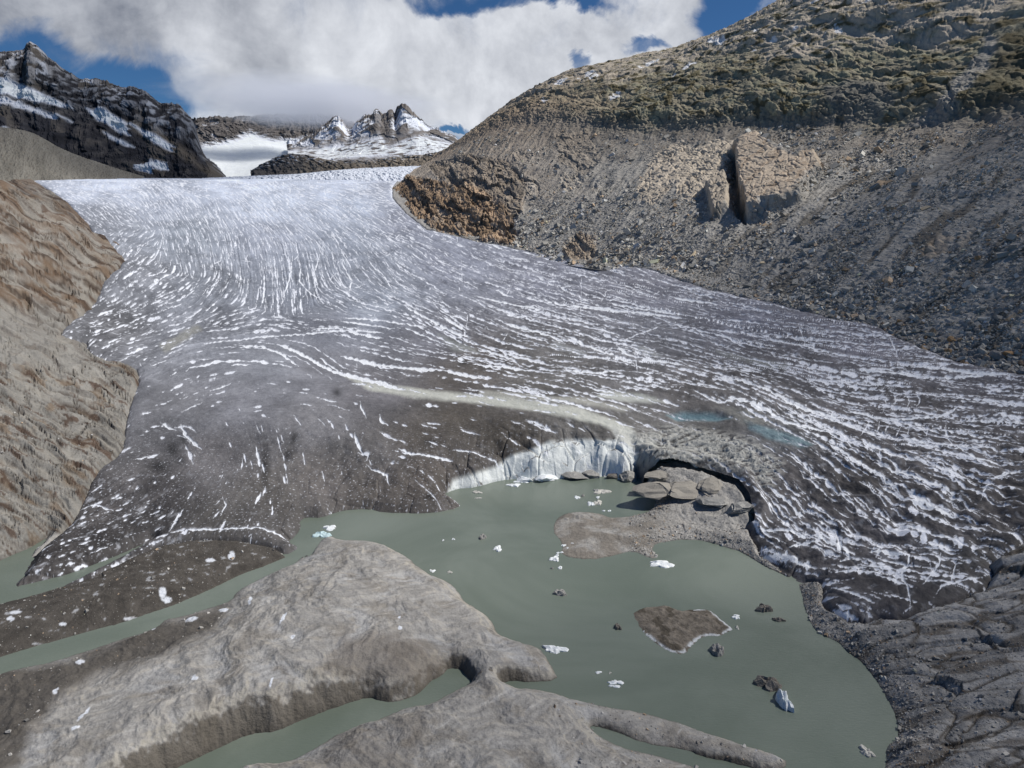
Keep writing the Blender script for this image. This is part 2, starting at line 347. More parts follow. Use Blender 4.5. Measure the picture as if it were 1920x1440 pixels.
# water distance: sampled on the half-resolution of each sheet
def wdist(X, Y):
    d = np.full(X.shape, 1e9, F32)
    for P in WATER: d = np.minimum(d, -sdf(P, X, Y))     # positive on land
    return d
def upsample(G, n, m):
    i = np.linspace(0, G.shape[0]-1.001, n); j = np.linspace(0, G.shape[1]-1.001, m)
    i0 = i.astype(int); j0 = j.astype(int); u = (i-i0)[:, None].astype(F32); v = (j-j0)[None].astype(F32)
    return (G[i0][:, j0]*(1-u)*(1-v)+G[i0+1][:, j0]*u*(1-v)+G[i0][:, j0+1]*(1-u)*v+G[i0+1][:, j0+1]*u*v).astype(F32)
def rows_for(y0, y1, n, px=800):        # radii spaced so rows look evenly spread; y1 > y0 in pixels
    py = np.linspace(y0, y1, n); q = hit(np.full(n, px), py); r = np.hypot(q[:, 0], q[:, 1]); return r
def clipland(U, d, s):                   # banks: rise from the water line, level off at the top surface
    Up = np.maximum(U, 0.3)
    return np.where(d > 0, Up*np.tanh(s*np.maximum(d, 0)/Up), np.maximum(d*np.minimum(s, 0.8), -4.0))

# ------------------------------------------------------------------ strokes traced or grown along the ice flow (photograph pixels -> ice surface)
DF = [(200,350,3),(400,350,3),(600,350,8),(700,360,15),(200,400,40),(300,400,55),(400,400,60),(500,410,45),(600,420,40),(700,430,35),(780,440,25),(250,460,-40),(230,520,-32),(350,480,75),(450,480,80),(560,500,82),(630,500,72),(700,500,52),(780,500,35),
 (880,500,22),(1000,510,14),(300,540,-30),(200,590,-22),(300,600,-22),(400,560,-50),(500,560,90),(560,560,88),(640,560,30),(760,570,22),(450,600,-12),(600,610,2),(500,640,0),(700,600,10),(830,600,30),(900,620,25),(1000,600,14),(1150,600,14),(1300,600,12),(1450,600,8),(1600,640,6),(1750,680,4),(1880,720,3),
 (300,660,-22),(400,650,-6),(520,655,12),(600,680,38),(700,700,12),(800,690,8),(900,690,12),(1050,690,10),(1200,690,12),(1350,700,14),(1500,720,16),(1650,740,4),(1800,790,3),(1900,800,8),
 (350,720,-25),(450,740,-15),(560,730,10),(700,740,10),(850,760,5),(1000,770,12),(1130,780,18),(1300,770,18),(1450,800,26),(1600,830,24),(1750,830,10),(1900,900,5),
 (300,800,-10),(400,830,60),(500,850,78),(600,850,80),(450,930,-62),(350,950,-55),(250,900,-30),(200,960,-22),(150,1020,-22),(300,1000,-12),(550,930,75),(680,860,65),(750,860,5),(900,830,18),(1020,850,20),(700,920,80),
 (1300,860,25),(1450,890,32),(1550,900,32),(1650,930,30),(1800,920,28),(1450,960,45),(1550,980,22),(1650,1010,20),(1750,1020,22),(1850,980,20),(1500,1030,12),(1600,1060,10),(1650,1100,18),(1750,1080,10)]
dfp = np.array([(a, b) for a, b, c in DF], float); dfa = np.radians([c for a, b, c in DF])
def direction(px, py):
    wx = 0; wy = 0
    for (a, b), t in zip(dfp, dfa):
        q = 1/((px-a)**2+((py-b)*1.5)**2+300)**1.6
        wx = wx+q*math.cos(2*t); wy = wy+q*math.sin(2*t)
    return 0.5*np.arctan2(wy, wx)
DN = [(200,350,.6),(400,350,.5),(600,350,.5),(200,420,1.5),(350,430,1.5),(500,430,1.3),(650,430,1.2),(250,520,1.5),(350,560,1.4),(450,520,1.1),(560,520,1.0),(700,520,1.2),(850,520,1.0),(1000,530,1.3),(1200,580,1.5),(1400,620,1.5),(1600,660,1.5),(1850,720,1.3),
 (250,600,1.2),(300,560,1.3),(450,600,.7),(600,620,.3),(450,680,.25),(600,700,.12),(500,740,.18),(750,640,.4),(900,640,.8),(1100,650,1.0),(1000,700,.45),(850,720,.25),(900,800,.12),(700,800,.1),(600,850,.1),(400,850,.15),(300,760,.25),(250,850,.3),(400,950,.25),(250,980,.9),(150,1040,1.2),(80,1070,1.4),
 (1100,760,.3),(1250,720,.7),(1250,780,.25),(1350,820,.15),(1450,760,.8),(1600,800,1.0),(1800,820,1.0),(1450,900,.3),(1600,920,.42),(1800,950,.45),(1550,1000,.5),(1700,1050,.4),(1800,1050,.4),(1000,860,.08),(750,900,.1),(560,950,.1)]
dnp = np.array(DN, float)
def density(px, py):
    s = 0; t = 0
    for a, b, c in DN:
        q = 1/((px-a)**2+((py-b)*1.4)**2+400)**1.5; s = s+q; t = t+q*c
    return t/s
# hand-traced snow-filled cracks: (width px, points)
LINES = [
 (3,[(383,648),(440,640),(500,634),(560,630),(640,623),(720,627)]),(5,[(450,650),(490,652),(530,668),(560,690)]),(7,[(525,650),(560,664),(600,686),(640,705),(700,723)]),(4,[(600,674),(640,700)]),
 (7,[(640,672),(680,680),(730,690),(770,697),(825,700)]),(8,[(642,702),(680,716),(720,726),(760,738)]),(6,[(832,700),(870,708),(905,712)]),(5,[(900,690),(950,692),(995,698)]),(4,[(1055,698),(1110,705),(1160,700)]),
 (3,[(640,600),(700,604),(760,612),(800,618)]),(3,[(640,608),(700,614),(740,620)]),(5,[(760,578),(790,595),(830,615),(860,630),(885,635)]),(6,[(830,598),(850,608),(875,625)]),(4,[(890,558),(950,572),(1020,585)]),(4,[(895,655),(930,668),(965,680),(975,690)]),
 (4,[(950,610),(1000,625),(1060,645)]),(5,[(1060,632),(1095,648),(1140,668),(1190,690)]),(5,[(1200,675),(1240,683),(1280,688)]),(5,[(1060,575),(1120,582),(1200,590),(1280,600)]),(4,[(1140,572),(1200,582),(1270,592)]),
 (5,[(1340,710),(1390,720),(1440,735),(1480,757),(1540,775),(1580,785)]),(4,[(1300,735),(1350,760),(1385,752)]),(7,[(1365,750),(1400,757),(1440,773),(1475,795),(1520,805),(1550,812)]),(6,[(1520,828),(1560,848)]),
 (6,[(1552,835),(1590,855),(1640,880),(1680,905),(1690,915)]),(5,[(1480,755),(1540,780),(1590,800),(1660,825)]),(5,[(1590,770),(1640,785),(1700,790),(1760,785),(1800,765)]),(6,[(1720,693),(1780,696),(1840,704),(1900,708)]),(5,[(1610,700),(1680,705),(1760,712),(1850,708)]),
 (6,[(1640,865),(1700,885),(1760,905),(1800,920)]),(6,[(1700,910),(1740,930),(1780,950),(1800,955)]),(4,[(1772,800),(1778,825),(1800,845),(1830,865),(1880,870)]),(5,[(1862,898),(1880,890),(1920,882)]),(4,[(1840,930),(1850,910),(1865,900)]),(6,[(1440,915),(1470,930),(1500,955),(1510,960)]),
 (8,[(1425,1025),(1470,1032),(1500,1042),(1530,1050)]),(6,[(1420,990),(1480,990),(1520,1000)]),(8,[(1525,995),(1570,1000),(1600,1018)]),(8,[(1630,1015),(1665,1020),(1695,1028)]),(5,[(1480,1020),(1510,1010),(1545,1003)]),
 (4,[(1708,1020),(1705,1045),(1692,1065),(1693,1085),(1704,1105),(1708,1135)]),(4,[(1765,1025),(1762,1050),(1745,1075),(1730,1095)]),(3,[(1795,1045),(1788,1070),(1783,1092)]),(4,[(1755,1112),(1765,1100),(1800,1088),(1843,1074)]),(4,[(1695,1140),(1710,1132)]),
 (6,[(1563,1132),(1580,1142),(1610,1150)]),(5,[(1560,1095),(1585,1110),(1640,1130)]),(7,[(1590,1010),(1595,1030),(1577,1038)]),
 (3,[(150,955),(180,955),(212,964)]),(5,[(300,798),(320,808),(332,812)]),(6,[(340,802),(348,820),(362,835),(378,848)]),(4,[(105,995),(115,990)]),(3,[(395,735),(420,728),(435,722)]),(3,[(255,870),(300,855)]),
 (5,[(665,815),(672,838),(680,850)]),(6,[(672,848),(690,852),(688,862)]),(4,[(690,870),(705,880),(725,888),(730,905)]),(7,[(712,785),(716,798),(728,803)]),(4,[(675,760),(682,778),(688,790)]),
 (5,[(748,846),(770,856),(810,860),(850,863)]),(3,[(850,845),(900,846),(945,845)]),(4,[(940,812),(975,825)]),(4,[(985,790),(1015,800),(1045,810)]),(4,[(1000,775),(1040,782)]),(4,[(345,960),(330,980),(318,998)]),(3,[(320,1000),(400,998),(480,998),(540,1008)]),
 (3,[(415,975),(425,955),(418,940)]),(3,[(340,780),(380,760)]),(4,[(435,690),(470,688)]),(3,[(1110,738),(1160,745)]),(3,[(548,490),(545,520),(535,550),(528,575)]),(3,[(565,500),(562,530),(580,550),(610,570)]),(3,[(495,510),(497,545),(490,580)]),
 (4,[(450,510),(452,525),(460,532)]),(3,[(640,490),(650,510),(660,530),(655,550)]),(3,[(690,490),(720,520),(735,545)]),(3,[(600,480),(590,510),(595,540)]),
 (2.2,[(1655,740),(1662,760),(1655,775)]),(2.2,[(1675,735),(1680,755),(1672,770)]),(2.2,[(1700,738),(1705,755),(1700,770)]),(2.2,[(1715,735),(1725,752),(1718,765)]),(2.2,[(1735,735),(1740,750)]),
 (2.2,[(1630,790),(1620,810),(1612,820)]),(2.2,[(1650,790),(1645,810),(1655,825)]),(2.2,[(1668,795),(1660,812),(1665,822)]),(2.2,[(1690,800),(1680,820),(1675,830)]),(2.2,[(1705,800),(1700,825)]),(2.2,[(1740,805),(1735,830)]),(2.2,[(1590,780),(1595,800)]),
 (4,[(1500,650),(1525,652),(1530,665)]),(3,[(1345,625),(1370,640),(1400,655)]),(3,[(1440,635),(1490,650),(1560,665)]),(4,[(1260,560),(1350,575)]),(3,[(1170,640),(1200,628),(1240,615)]),(4,[(1155,650),(1175,670),(1190,675)])]
LW = [(200,350,14,.6),(500,350,16,.6),(700,350,20,.7),(200,420,16,1.3),(350,430,20,1.3),(500,430,26,1.0),(650,430,24,.8),(230,520,18,1.9),(350,560,20,2.2),(480,530,40,2.2),(580,520,46,1.9),(700,520,50,1.8),(850,520,60,1.8),(1000,530,100,2.0),(1200,580,130,2.0),(1400,620,150,2.3),(1600,660,150,2.6),(1850,720,150,3.2),
 (250,600,20,3),(350,640,26,3),(450,600,36,3),(600,620,90,3.2),(450,680,22,4),(600,700,26,3.4),(500,740,22,4),(750,640,60,3.4),(900,640,70,3.4),(1100,650,80,3.6),(1000,700,60,3),(850,720,36,3.4),(900,800,26,3),(700,800,22,3.6),(600,850,20,4),(400,850,16,4),(300,760,24,4),(250,850,14,3.6),
 (400,950,16,4),(250,980,14,3.2),(150,1040,13,3.2),(1250,720,80,4),(1350,820,40,3),(1450,760,110,5),(1600,800,110,5.5),(1800,820,110,5),(1450,900,90,4.5),(1600,920,110,4.8),(1800,950,90,4.6),(1550,1000,90,5.5),(1700,1050,70,5.2),(1800,1050,60,5)]
def lenwid(px, py):
    s = 0; a = 0; b = 0
    for x, y, l, w in LW:
        q = 1/((px-x)**2+((py-y)*1.4)**2+400)**1.6; s = s+q; a = a+q*l; b = b+q*w
    return a/s, b/s
def line_points(w, P, r, jit=1.0):
    P = np.array(P, float); seg = np.hypot(*(P[1:]-P[:-1]).T); s = np.r_[0, np.cumsum(seg)]; n = max(3, int(s[-1]/1.0))
    t = np.linspace(0, s[-1], n); x = np.interp(t, s, P[:, 0]); y = np.interp(t, s, P[:, 1])
    ph = r.random(4)*100
    x = x+jit*1.6*perlin(t/9, np.full(n, ph[0])); y = y+jit*1.6*perlin(t/8, np.full(n, ph[1]))
    taper = np.clip(np.minimum(t, s[-1]-t)/12, 0.25, 1)
    ww = w*taper*(0.75+0.7*perlin(t/7, np.full(n, ph[2])))
    return np.stack([x, y, np.maximum(ww, 0.8), np.full(n, 1.0)], -1)
def grown(seed, x, y, ln, wd, stg, wob=0.10, angj=0.07, sidep=0.06, npt=64):
    r = np.random.default_rng(seed); N = len(x)
    nst = 17; X = np.zeros((N, nst)); Y = X.copy(); base = r.normal(0, angj, N)
    side = r.random(N) < sidep; base = base+np.where(side, r.choice([-1, 1], N)*r.uniform(0.7, 1.5, N), 0)
    ln = np.where(side, ln*0.45, ln); wd = np.where(side, wd*0.5, wd)
    wd = np.where(y < 560, np.maximum(wd, 1.3), wd)
    mid = nst//2; X[:, mid] = x; Y[:, mid] = y
    for sgn in (1, -1):
        cx, cy = x.copy(), y.copy()
        for k in range(mid):
            a = direction(cx, cy)+base; st = ln/(nst-1)*sgn
            cx = cx+np.cos(a)*st; cy = cy+np.sin(a)*st
            X[:, mid+sgn*(k+1)] = cx; Y[:, mid+sgn*(k+1)] = cy
    tt = np.linspace(0, nst-1, npt); i0 = np.minimum(tt.astype(int), nst-2); f = tt-i0
    XX = X[:, i0]*(1-f)+X[:, i0+1]*f; YY = Y[:, i0]*(1-f)+Y[:, i0+1]*f
    ids = np.arange(N)[:, None]*7.77; arc = tt[None]/(nst-1)*ln[:, None]
    wobv = wob*np.minimum(ln, 40)[:, None]*0.35*(perlin(arc/14, ids+0*arc)+0.5*perlin(arc/5, ids+3.3+0*arc))
    dx = np.gradient(XX, axis=1); dy = np.gradient(YY, axis=1); L = np.hypot(dx, dy)+1e-6
    XX = XX-dy/L*wobv; YY = YY+dx/L*wobv
    tap = np.sin(np.pi*np.clip(tt/(nst-1), 0.02, 0.98))**0.7
    WW = wd[:, None]*tap*(0.75+1.1*perlin(arc/9, ids+50+0*arc))
    SS = np.repeat(stg[:, None], len(tt), 1)
    st = np.where(ln < 10, 6, np.where(ln < 22, 3, np.where(ln < 60, 2, 1)))
    st = st if npt == 64 else np.ones_like(st)
    msk = (np.arange(len(tt))[None] % st[:, None]) == 0
    return np.stack([XX[msk], YY[msk], np.maximum(WW[msk], 0.3), SS[msk]], -1)
def build_strokes():
    r = np.random.default_rng(11); pts = [line_points(wd, P, r) for wd, P in LINES]
    # seeds on a jittered lattice so the cracks keep their spacing
    xs, ys = [], []
    y = 340.0
    while y < 1150:
        k = np.clip((y-330)/330, 0.10, 1.0); stepx = 30*k+5; x = np.arange(60, 1960, stepx); xs.append(x+r.uniform(-.5, .5, len(x))*stepx); ys.append(y+r.uniform(-.5, .5, len(x))*9*k); y += 8.5*k**0.8+0.6
    x = np.concatenate(xs); y = np.concatenate(ys); l, w = lenwid(x, y)
    # fewer seeds where strokes are long or wide
    p = density(x, y)*np.clip(26/l*(0.35+0.65*l/26), 0.2, 1)*np.clip(3.2/w, 0.3, 1)*1.05*np.clip((30*np.clip((y-330)/330, .1, 1)+5)/np.maximum(l, 8)*1.4, .25, 1.0)
    keep = r.random(len(x)) < p; x, y, l, w = x[keep], y[keep], l[keep], w[keep]; N = len(x)
    pts.append(grown(3, x, y, l*r.lognormal(0, .5, N), w*r.lognormal(-.1, .4, N)*.9, r.uniform(.6, 1.0, N)))
    x = r.uniform(60, 1960, 9000); y = 342+800*r.random(9000)**1.3; k = r.random(9000) < density(x, y)*.8; x, y = x[k], y[k]; l, w = lenwid(x, y); N = len(x)
    pts.append(grown(4, x, y, l*.35*r.lognormal(0, .5, N), w*.45*r.lognormal(0, .4, N), r.uniform(.3, .9, N), sidep=.15))
    # long continuous cracks that arc right across the tongue
    for sd_, (x0, x1, y0, y1, n, L, w0) in enumerate([(430, 900, 596, 680, 12, 190, 2.6), (880, 1400, 570, 760, 40, 200, 2.3), (1350, 1900, 600, 760, 44, 220, 2.3), (1380, 1880, 770, 960, 42, 190, 3.4), (1460, 1800, 960, 1090, 14, 130, 4.4), (950, 1500, 500, 600, 26, 180, 1.4), (560, 900, 440, 600, 36, 90, 1.2)]):
        x = r.uniform(x0, x1, n); y = np.linspace(y0, y1, n)+r.uniform(-4, 4, n)
        pts.append(grown(60+sd_, x, y, L*r.lognormal(0, .35, n), w0*r.lognormal(0, .3, n), r.uniform(.8, 1, n), wob=.14, angj=.05, sidep=0, npt=330))
    return np.vstack(pts)
def build_faint(seed, n, lk, wk):
    r = np.random.default_rng(seed); x = r.uniform(60, 1960, n); y = 340+800*r.random(n)**1.35; sc = np.clip((y-330)/400, .1, 1)
    return grown(seed, x, y, (24+110*sc)*lk*r.lognormal(0, .4, n), (0.5+3.5*sc)*wk*r.lognormal(0, .4, n), r.uniform(.25, .9, n), wob=.05, angj=.04, sidep=0)

# glacier sheet: polar grid around the foot of the camera
NC, NR = 2150, 1150
gaz = np.linspace(R(-40.5), R(45), NC)
qr = rows_for(1135, 344, NR, 600)
rad = qr.copy(); rad = np.hypot(qr[:, 0], qr[:, 1]) if qr.ndim > 1 else qr
rad = np.interp(np.arange(NR), np.arange(NR)[~np.isnan(rad)], rad[~np.isnan(rad)])
rad = np.maximum.accumulate(np.minimum(rad, 2400))+np.arange(NR)*1e-3
rad = np.r_[rad, np.exp(np.linspace(math.log(rad[-1]+3), math.log(2300), 40))]; NR = len(rad)
def polar(azs, rads):
    A, Rr = np.meshgrid(azs, rads, indexing='ij'); A = A.astype(F32); Rr = Rr.astype(F32)
    return Rr*np.sin(A), Rr*np.cos(A)
X, Y = polar(gaz, rad)
ca, cr = gaz[::3], rad[::3]
Xc, Yc = polar(np.linspace(gaz[0], gaz[-1], NC//2), np.interp(np.linspace(0, NR-1, NR//2), np.arange(NR), rad))
dw = upsample(wdist(Xc, Yc), NC, NR); dg = upsample(sdf(gpoly, Xc, Yc), NC, NR)
U = sample(UG, X, Y); S = sample(SG, X, Y)
Rd = np.hypot(X, Y)
hs, es, _q = slabs(X/12, Y/12, 17); hs2, _e, _q = slabs(X/2.5, Y/2.5, 18)
dwn = dw+0.6*fbm(X/9, Y/9, 3, 3)+1.5*hs+0.5*hs2-0.7*np.exp(-(es/.06)**2)
S = S*(1+.25*fbm(X/6, Y/6, 2, 5))
cl = clipland(U, dwn, S)
# long swells, hollows and crevasse furrows
PX, PY = proj(X, Y, cl)
theta = upsample(direction(*[q for q in (PX[::8, ::8], PY[::8, ::8])]).astype(F32), NC, NR)  # crack direction in the picture
Zg = cl+np.clip(dw/8, 0, 1)*(1.6*fbm(X/55, Y/55, 3, 21)+0.55*fbm(X/12, Y/12, 4, 22)+0.15*fbm(X/2.5, Y/2.5, 3, 23))
tpx, tpy = np.meshgrid(np.arange(-20, 2204, 8.0), np.arange(336, 1180, 4.0), indexing='ij')
th = hit(tpx.ravel(), tpy.ravel(), steps=600, far=2300)
tia = ((np.arctan2(th[:, 0], th[:, 1])-gaz[0])/(gaz[-1]-gaz[0])*(NC-1)).reshape(tpx.shape)
tir = np.interp(np.hypot(th[:, 0], th[:, 1]), rad, np.arange(NR)); tir = np.where(np.isnan(th[:, 0]), np.nan, tir).reshape(tpx.shape)
def splat(pts, soft=0.6):
    a = (pts[:, 0]+20)/8; b = (pts[:, 1]-336)/4; m = (a > 0) & (a < tpx.shape[0]-1.01) & (b > 0) & (b < tpx.shape[1]-1.01)
    pts = pts[m]; a = a[m]; b = b[m]; i0 = a.astype(int); j0 = b.astype(int); u = a-i0; v = b-j0
    f = lambda G: G[i0, j0]*(1-u)*(1-v)+G[i0+1, j0]*u*(1-v)+G[i0, j0+1]*(1-u)*v+G[i0+1, j0+1]*u*v
    ia = f(tia); ir = f(tir)
    inb = ~np.isnan(ia+ir) & (ia > 4) & (ia < NC-5) & (ir > 4) & (ir < NR-5); ia, ir, pts = ia[inb], ir[inb], pts[inb]
    ii = np.round(ia).astype(np.int32); jj = np.round(ir).astype(np.int32)
    cxp = np.clip(np.abs(PX[np.minimum(ii+1, NC-1), jj]-PX[ii, jj]), 0.3, 4); cyp = np.clip(np.abs(PY[ii, np.minimum(jj+1, NR-1)]-PY[ii, jj]), 0.3, 6)
    out = np.zeros((NC, NR), F32); hw = pts[:, 2]*0.5; mw = int(np.ceil(min(8, (hw/np.minimum(cxp, cyp)).max())))+1
    for di in range(-mw, mw+1):
        for dj in range(-mw, mw+1):
            m = (np.abs(di)*cxp < hw+1.2) & (np.abs(dj)*cyp < hw+1.2)
            if not m.any(): continue
            d = np.hypot((ii[m]+di-ia[m])*cxp[m], (jj[m]+dj-ir[m])*cyp[m])
            v = np.clip((hw[m]+soft-d)/(2*soft), 0, 1)*pts[m, 3]*np.clip(hw[m]*2/0.9, 0.3, 1)
            np.maximum.at(out, (np.clip(ii[m]+di, 0, NC-1), np.clip(jj[m]+dj, 0, NR-1)), v.astype(F32))
    return out
snow = splat(build_strokes())
faint = splat(build_faint(21, 9000, 1.0, 1.0), 1.2); darks = splat(build_faint(22, 6000, .7, 1.3), 1.6)
def blur(G, k):
    for ax in (0, 1):
        c_ = np.cumsum(np.pad(G, [(k+1, k) if a == ax else (0, 0) for a in (0, 1)], mode='edge'), axis=ax, dtype=np.float64)
        n = G.shape[ax]; G = ((np.take(c_, np.arange(2*k+1, 2*k+1+n), ax)-np.take(c_, np.arange(0, n), ax))/(2*k+1)).astype(F32)
    return G
halo = blur(blur(snow, 3), 2)
# ragged edges
snow = sstep(.22, .68, snow*np.clip(1.0+1.0*fbm(PX/4, PY/2.5, 2, 31), 0.2, 1.2)*1.15)*(.72+.28*snow)
snow = np.maximum(snow, np.clip(halo*(.55-.15*sstep(1350, 1500, PX)*sstep(780, 860, PY))*np.clip(0.35+2.6*fbm(PX/14, PY/6, 4, 32), 0, 1.3)*np.clip((PY-480)/400, .25, 1), 0, .8))
# colour of the ice between the cracks
gpx, gpy = PX, PY
def ctrl(L, cols):
    s = 0; t = 0
    cx, cy = gpx[::8, ::8], gpy[::8, ::8]
    for e in L:
        q = 1/((cx-e[0])**2+((cy-e[1])*1.5)**2+900)**1.6; s = s+q; t = t+q[..., None]*np.array(e[2:], float)
    t = t/s[..., None]
    return np.stack([upsample(t[..., k].astype(F32), NC, NR) for k in range(t.shape[-1])], -1)
BASE = [(200,345,.50,.54,.62),(450,345,.50,.54,.62),(650,345,.50,.54,.62),(730,355,.30,.32,.37),(300,380,.36,.39,.45),(500,390,.42,.46,.53),(650,390,.38,.42,.49),(200,420,.17,.18,.20),(350,440,.20,.22,.25),(500,450,.26,.28,.33),(650,450,.24,.265,.31),(760,420,.20,.21,.25),
 (250,520,.13,.135,.15),(400,540,.14,.15,.17),(560,540,.165,.18,.21),(700,520,.18,.195,.225),(850,500,.20,.21,.25),(1000,520,.16,.165,.195),(1200,560,.13,.13,.15),(1400,600,.12,.12,.14),(1600,640,.105,.10,.115),(1850,720,.08,.076,.085),
 (200,620,.095,.095,.10),(400,640,.14,.145,.16),(600,620,.14,.145,.165),(700,570,.22,.24,.28),(800,640,.12,.12,.135),(600,700,.12,.12,.13),(450,760,.13,.13,.14),(500,680,.15,.155,.17),(700,740,.115,.11,.115),(600,800,.12,.117,.12),(350,780,.09,.09,.095),(400,860,.085,.08,.08),
 (850,720,.075,.066,.058),(900,690,.08,.07,.062),(1000,720,.10,.094,.085),(850,790,.055,.047,.038),(950,820,.055,.047,.038),(780,830,.06,.052,.044),(700,850,.08,.075,.072),(600,900,.07,.063,.058),(500,930,.06,.055,.05),(300,930,.05,.046,.045),(200,980,.04,.036,.034),(100,1070,.045,.04,.037),
 (400,990,.065,.06,.055),(700,930,.075,.066,.058),(800,900,.07,.06,.052),(1100,800,.09,.085,.078),(1050,700,.105,.10,.095),(1200,640,.12,.12,.13),(1300,740,.08,.074,.072),(1400,720,.075,.07,.07),(1500,680,.085,.08,.085),(1300,800,.10,.096,.09),(1450,830,.10,.10,.10),(1600,780,.062,.057,.058),
 (1750,800,.06,.055,.056),(1450,900,.055,.05,.05),(1600,900,.05,.046,.046),(1800,900,.05,.045,.044),(1900,850,.055,.05,.05),(1600,1000,.055,.051,.055),(1750,1000,.05,.046,.048),(1700,1100,.045,.042,.044),(1830,1060,.04,.037,.036),(1250,850,.12,.115,.105)]
C = ctrl(BASE, 3).astype(F32)
n1 = fbm(X/(14+Rd*0.02), Y/(14+Rd*0.02), 5, 41); n2_ = fbm(X/3, Y/3, 4, 43)
C = C*1.28*(1+0.5*n1+0.22*n2_+0.15*fbm(X/0.9, Y/0.9, 2, 44))[..., None]
# fine anisotropic streak field along the crack direction
ct, st_ = np.cos(theta), np.sin(theta)
densv = 1
dens_ = np.clip(upsample(density(PX[::8, ::8], PY[::8, ::8]).astype(F32), NC, NR)*1.4, .12, 1)
C = lerpc(C, np.minimum(C*2.0+0.08, 0.75), faint*0.38*np.clip(0.6+n1*2, 0, 1)*dens_)
C = C*(1-0.36*darks*dens_)[..., None]
DARK = [(540,858,16,14),(552,830,9,14),(325,850,14,16),(300,880,22,14),(345,830,8,10),(1000,1,1,1),(632,742,9,9),(895,752,14,8),(808,836,12,7),(805,940,10,6),(498,880,8,40),(855,640,18,6),(340,870,10,10),(868,685,12,8)]
for a, b, q, v in DARK:
    g = np.exp(-(((PX-a)/q)**2+((PY-b)/v)**2)); C = C*(1-0.72*g)[..., None]
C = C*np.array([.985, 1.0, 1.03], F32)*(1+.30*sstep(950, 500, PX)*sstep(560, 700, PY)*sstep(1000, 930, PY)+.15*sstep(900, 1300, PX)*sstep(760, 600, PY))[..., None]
SNOWC = np.array([.78, .81, .88], F32)
# fine white speckle on the lower tongue
sp1 = np.clip(fbm(X/0.8, Y/0.8, 2, 61)*3.2-1.15, 0, 1)*np.clip((PY-760)/120, 0, 1)*np.clip((1180-PX)/150, 0.0, 1)
sp2 = np.clip(fbm(X/3, Y/5, 5, 63)*2.6-0.55, 0, 1)*np.clip(density(PX[::8,::8],PY[::8,::8]).repeat(8,0).repeat(8,1)[:NC,:NR], 0, 1)
Sn = np.clip(np.maximum(snow, np.maximum(sp1*0.75, 0.55*sp2)), 0, 1)
# bare blue-white ice: the calving cliff, melt channels and the broken arch zone
fz = np.clip(-(dw-7-3*n1)/3, 0, 1)
cliffm = pm(PX, PY, [(838,930),(850,905),(930,880),(960,860),(1030,835),(1180,830),(1195,870),(1170,905),(1000,925)], 7)
dzr = np.abs(np.gradient(Zg, axis=1))/np.maximum(np.gradient(Rd, axis=1), 1e-3)
C = lerpc(C, [.78, .81, .79], np.clip(cliffm*sstep(0.25, 0.8, dzr+0.35*n2_)*1.3, 0, 1))
for poly, c, k in [([(900,735),(1000,742),(1100,752),(1180,772),(1170,778),(1090,764),(990,752),(900,744)], (.42,.42,.38), .75), ([(690,722),(800,738),(950,748),(1090,772),(1185,808),(1180,815),(1080,785),(940,760),(800,748),(700,735)], (.50,.51,.46), .9),
                   ([(640,705),(700,728),(760,742),(850,748),(950,757),(1050,775),(1150,795),(1190,815),(1180,822),(1120,800),(1020,782),(900,762),(760,752),(690,736)], (.50,.51,.46), .95),
                   ([(1130,735),(1200,742),(1250,760),(1180,757),(1120,747)], (.52,.54,.50), .8),
                   ([(1140,800),(1180,812),(1200,830),(1230,835),(1235,850),(1195,850),(1160,835)], (.52,.53,.49), .85),
                   ([(1250,783),(1285,776),(1330,778),(1372,788),(1350,791),(1300,788),(1265,790)], (.15,.25,.29), .9),
                   ([(1395,792),(1440,810),(1500,828),(1525,842),(1500,848),(1440,830),(1405,812)], (.17,.25,.28), .9),
                   ([(1200,655),(1240,670),(1235,675),(1190,662)], (.33,.35,.35), .6),([(820,630),(880,652),(900,668),(850,660)], (.30,.32,.31), .6),([(300,650),(370,612),(380,620),(310,668)], (.26,.26,.24), .8),
                   ([(1040,645),(1100,665),(1095,672),(1030,655)], (.36,.38,.39), .6),([(1340,660),(1480,690),(1470,698),(1350,672)], (.25,.26,.25), .7),
                   ([(1340,770),(1420,775),(1450,800),(1400,805)], (.25,.25,.23), .6)]:
    C = lerpc(C, c, pm(PX+5*n2_, PY+4*n1, poly, 5)*k)
mess = pm(PX, PY, [(1185,820),(1260,800),(1400,830),(1470,880),(1440,930),(1400,900),(1330,885),(1200,885)], 14)
mr = ridged(X/7+.5*n1, Y/3.5, 4, 66, .6)
Zg = Zg+1.3*mess*mr
C = lerpc(C, [.42,.42,.39], mess*sstep(.15, .5, mr+.5*n2_)*.85); C = lerpc(C, [.05,.046,.042], mess*sstep(0, -.3, mr)*.7)
C = lerpc(C, SNOWC, Sn*(1-.75*mess))
C = np.clip(C, 0.015, 0.85)
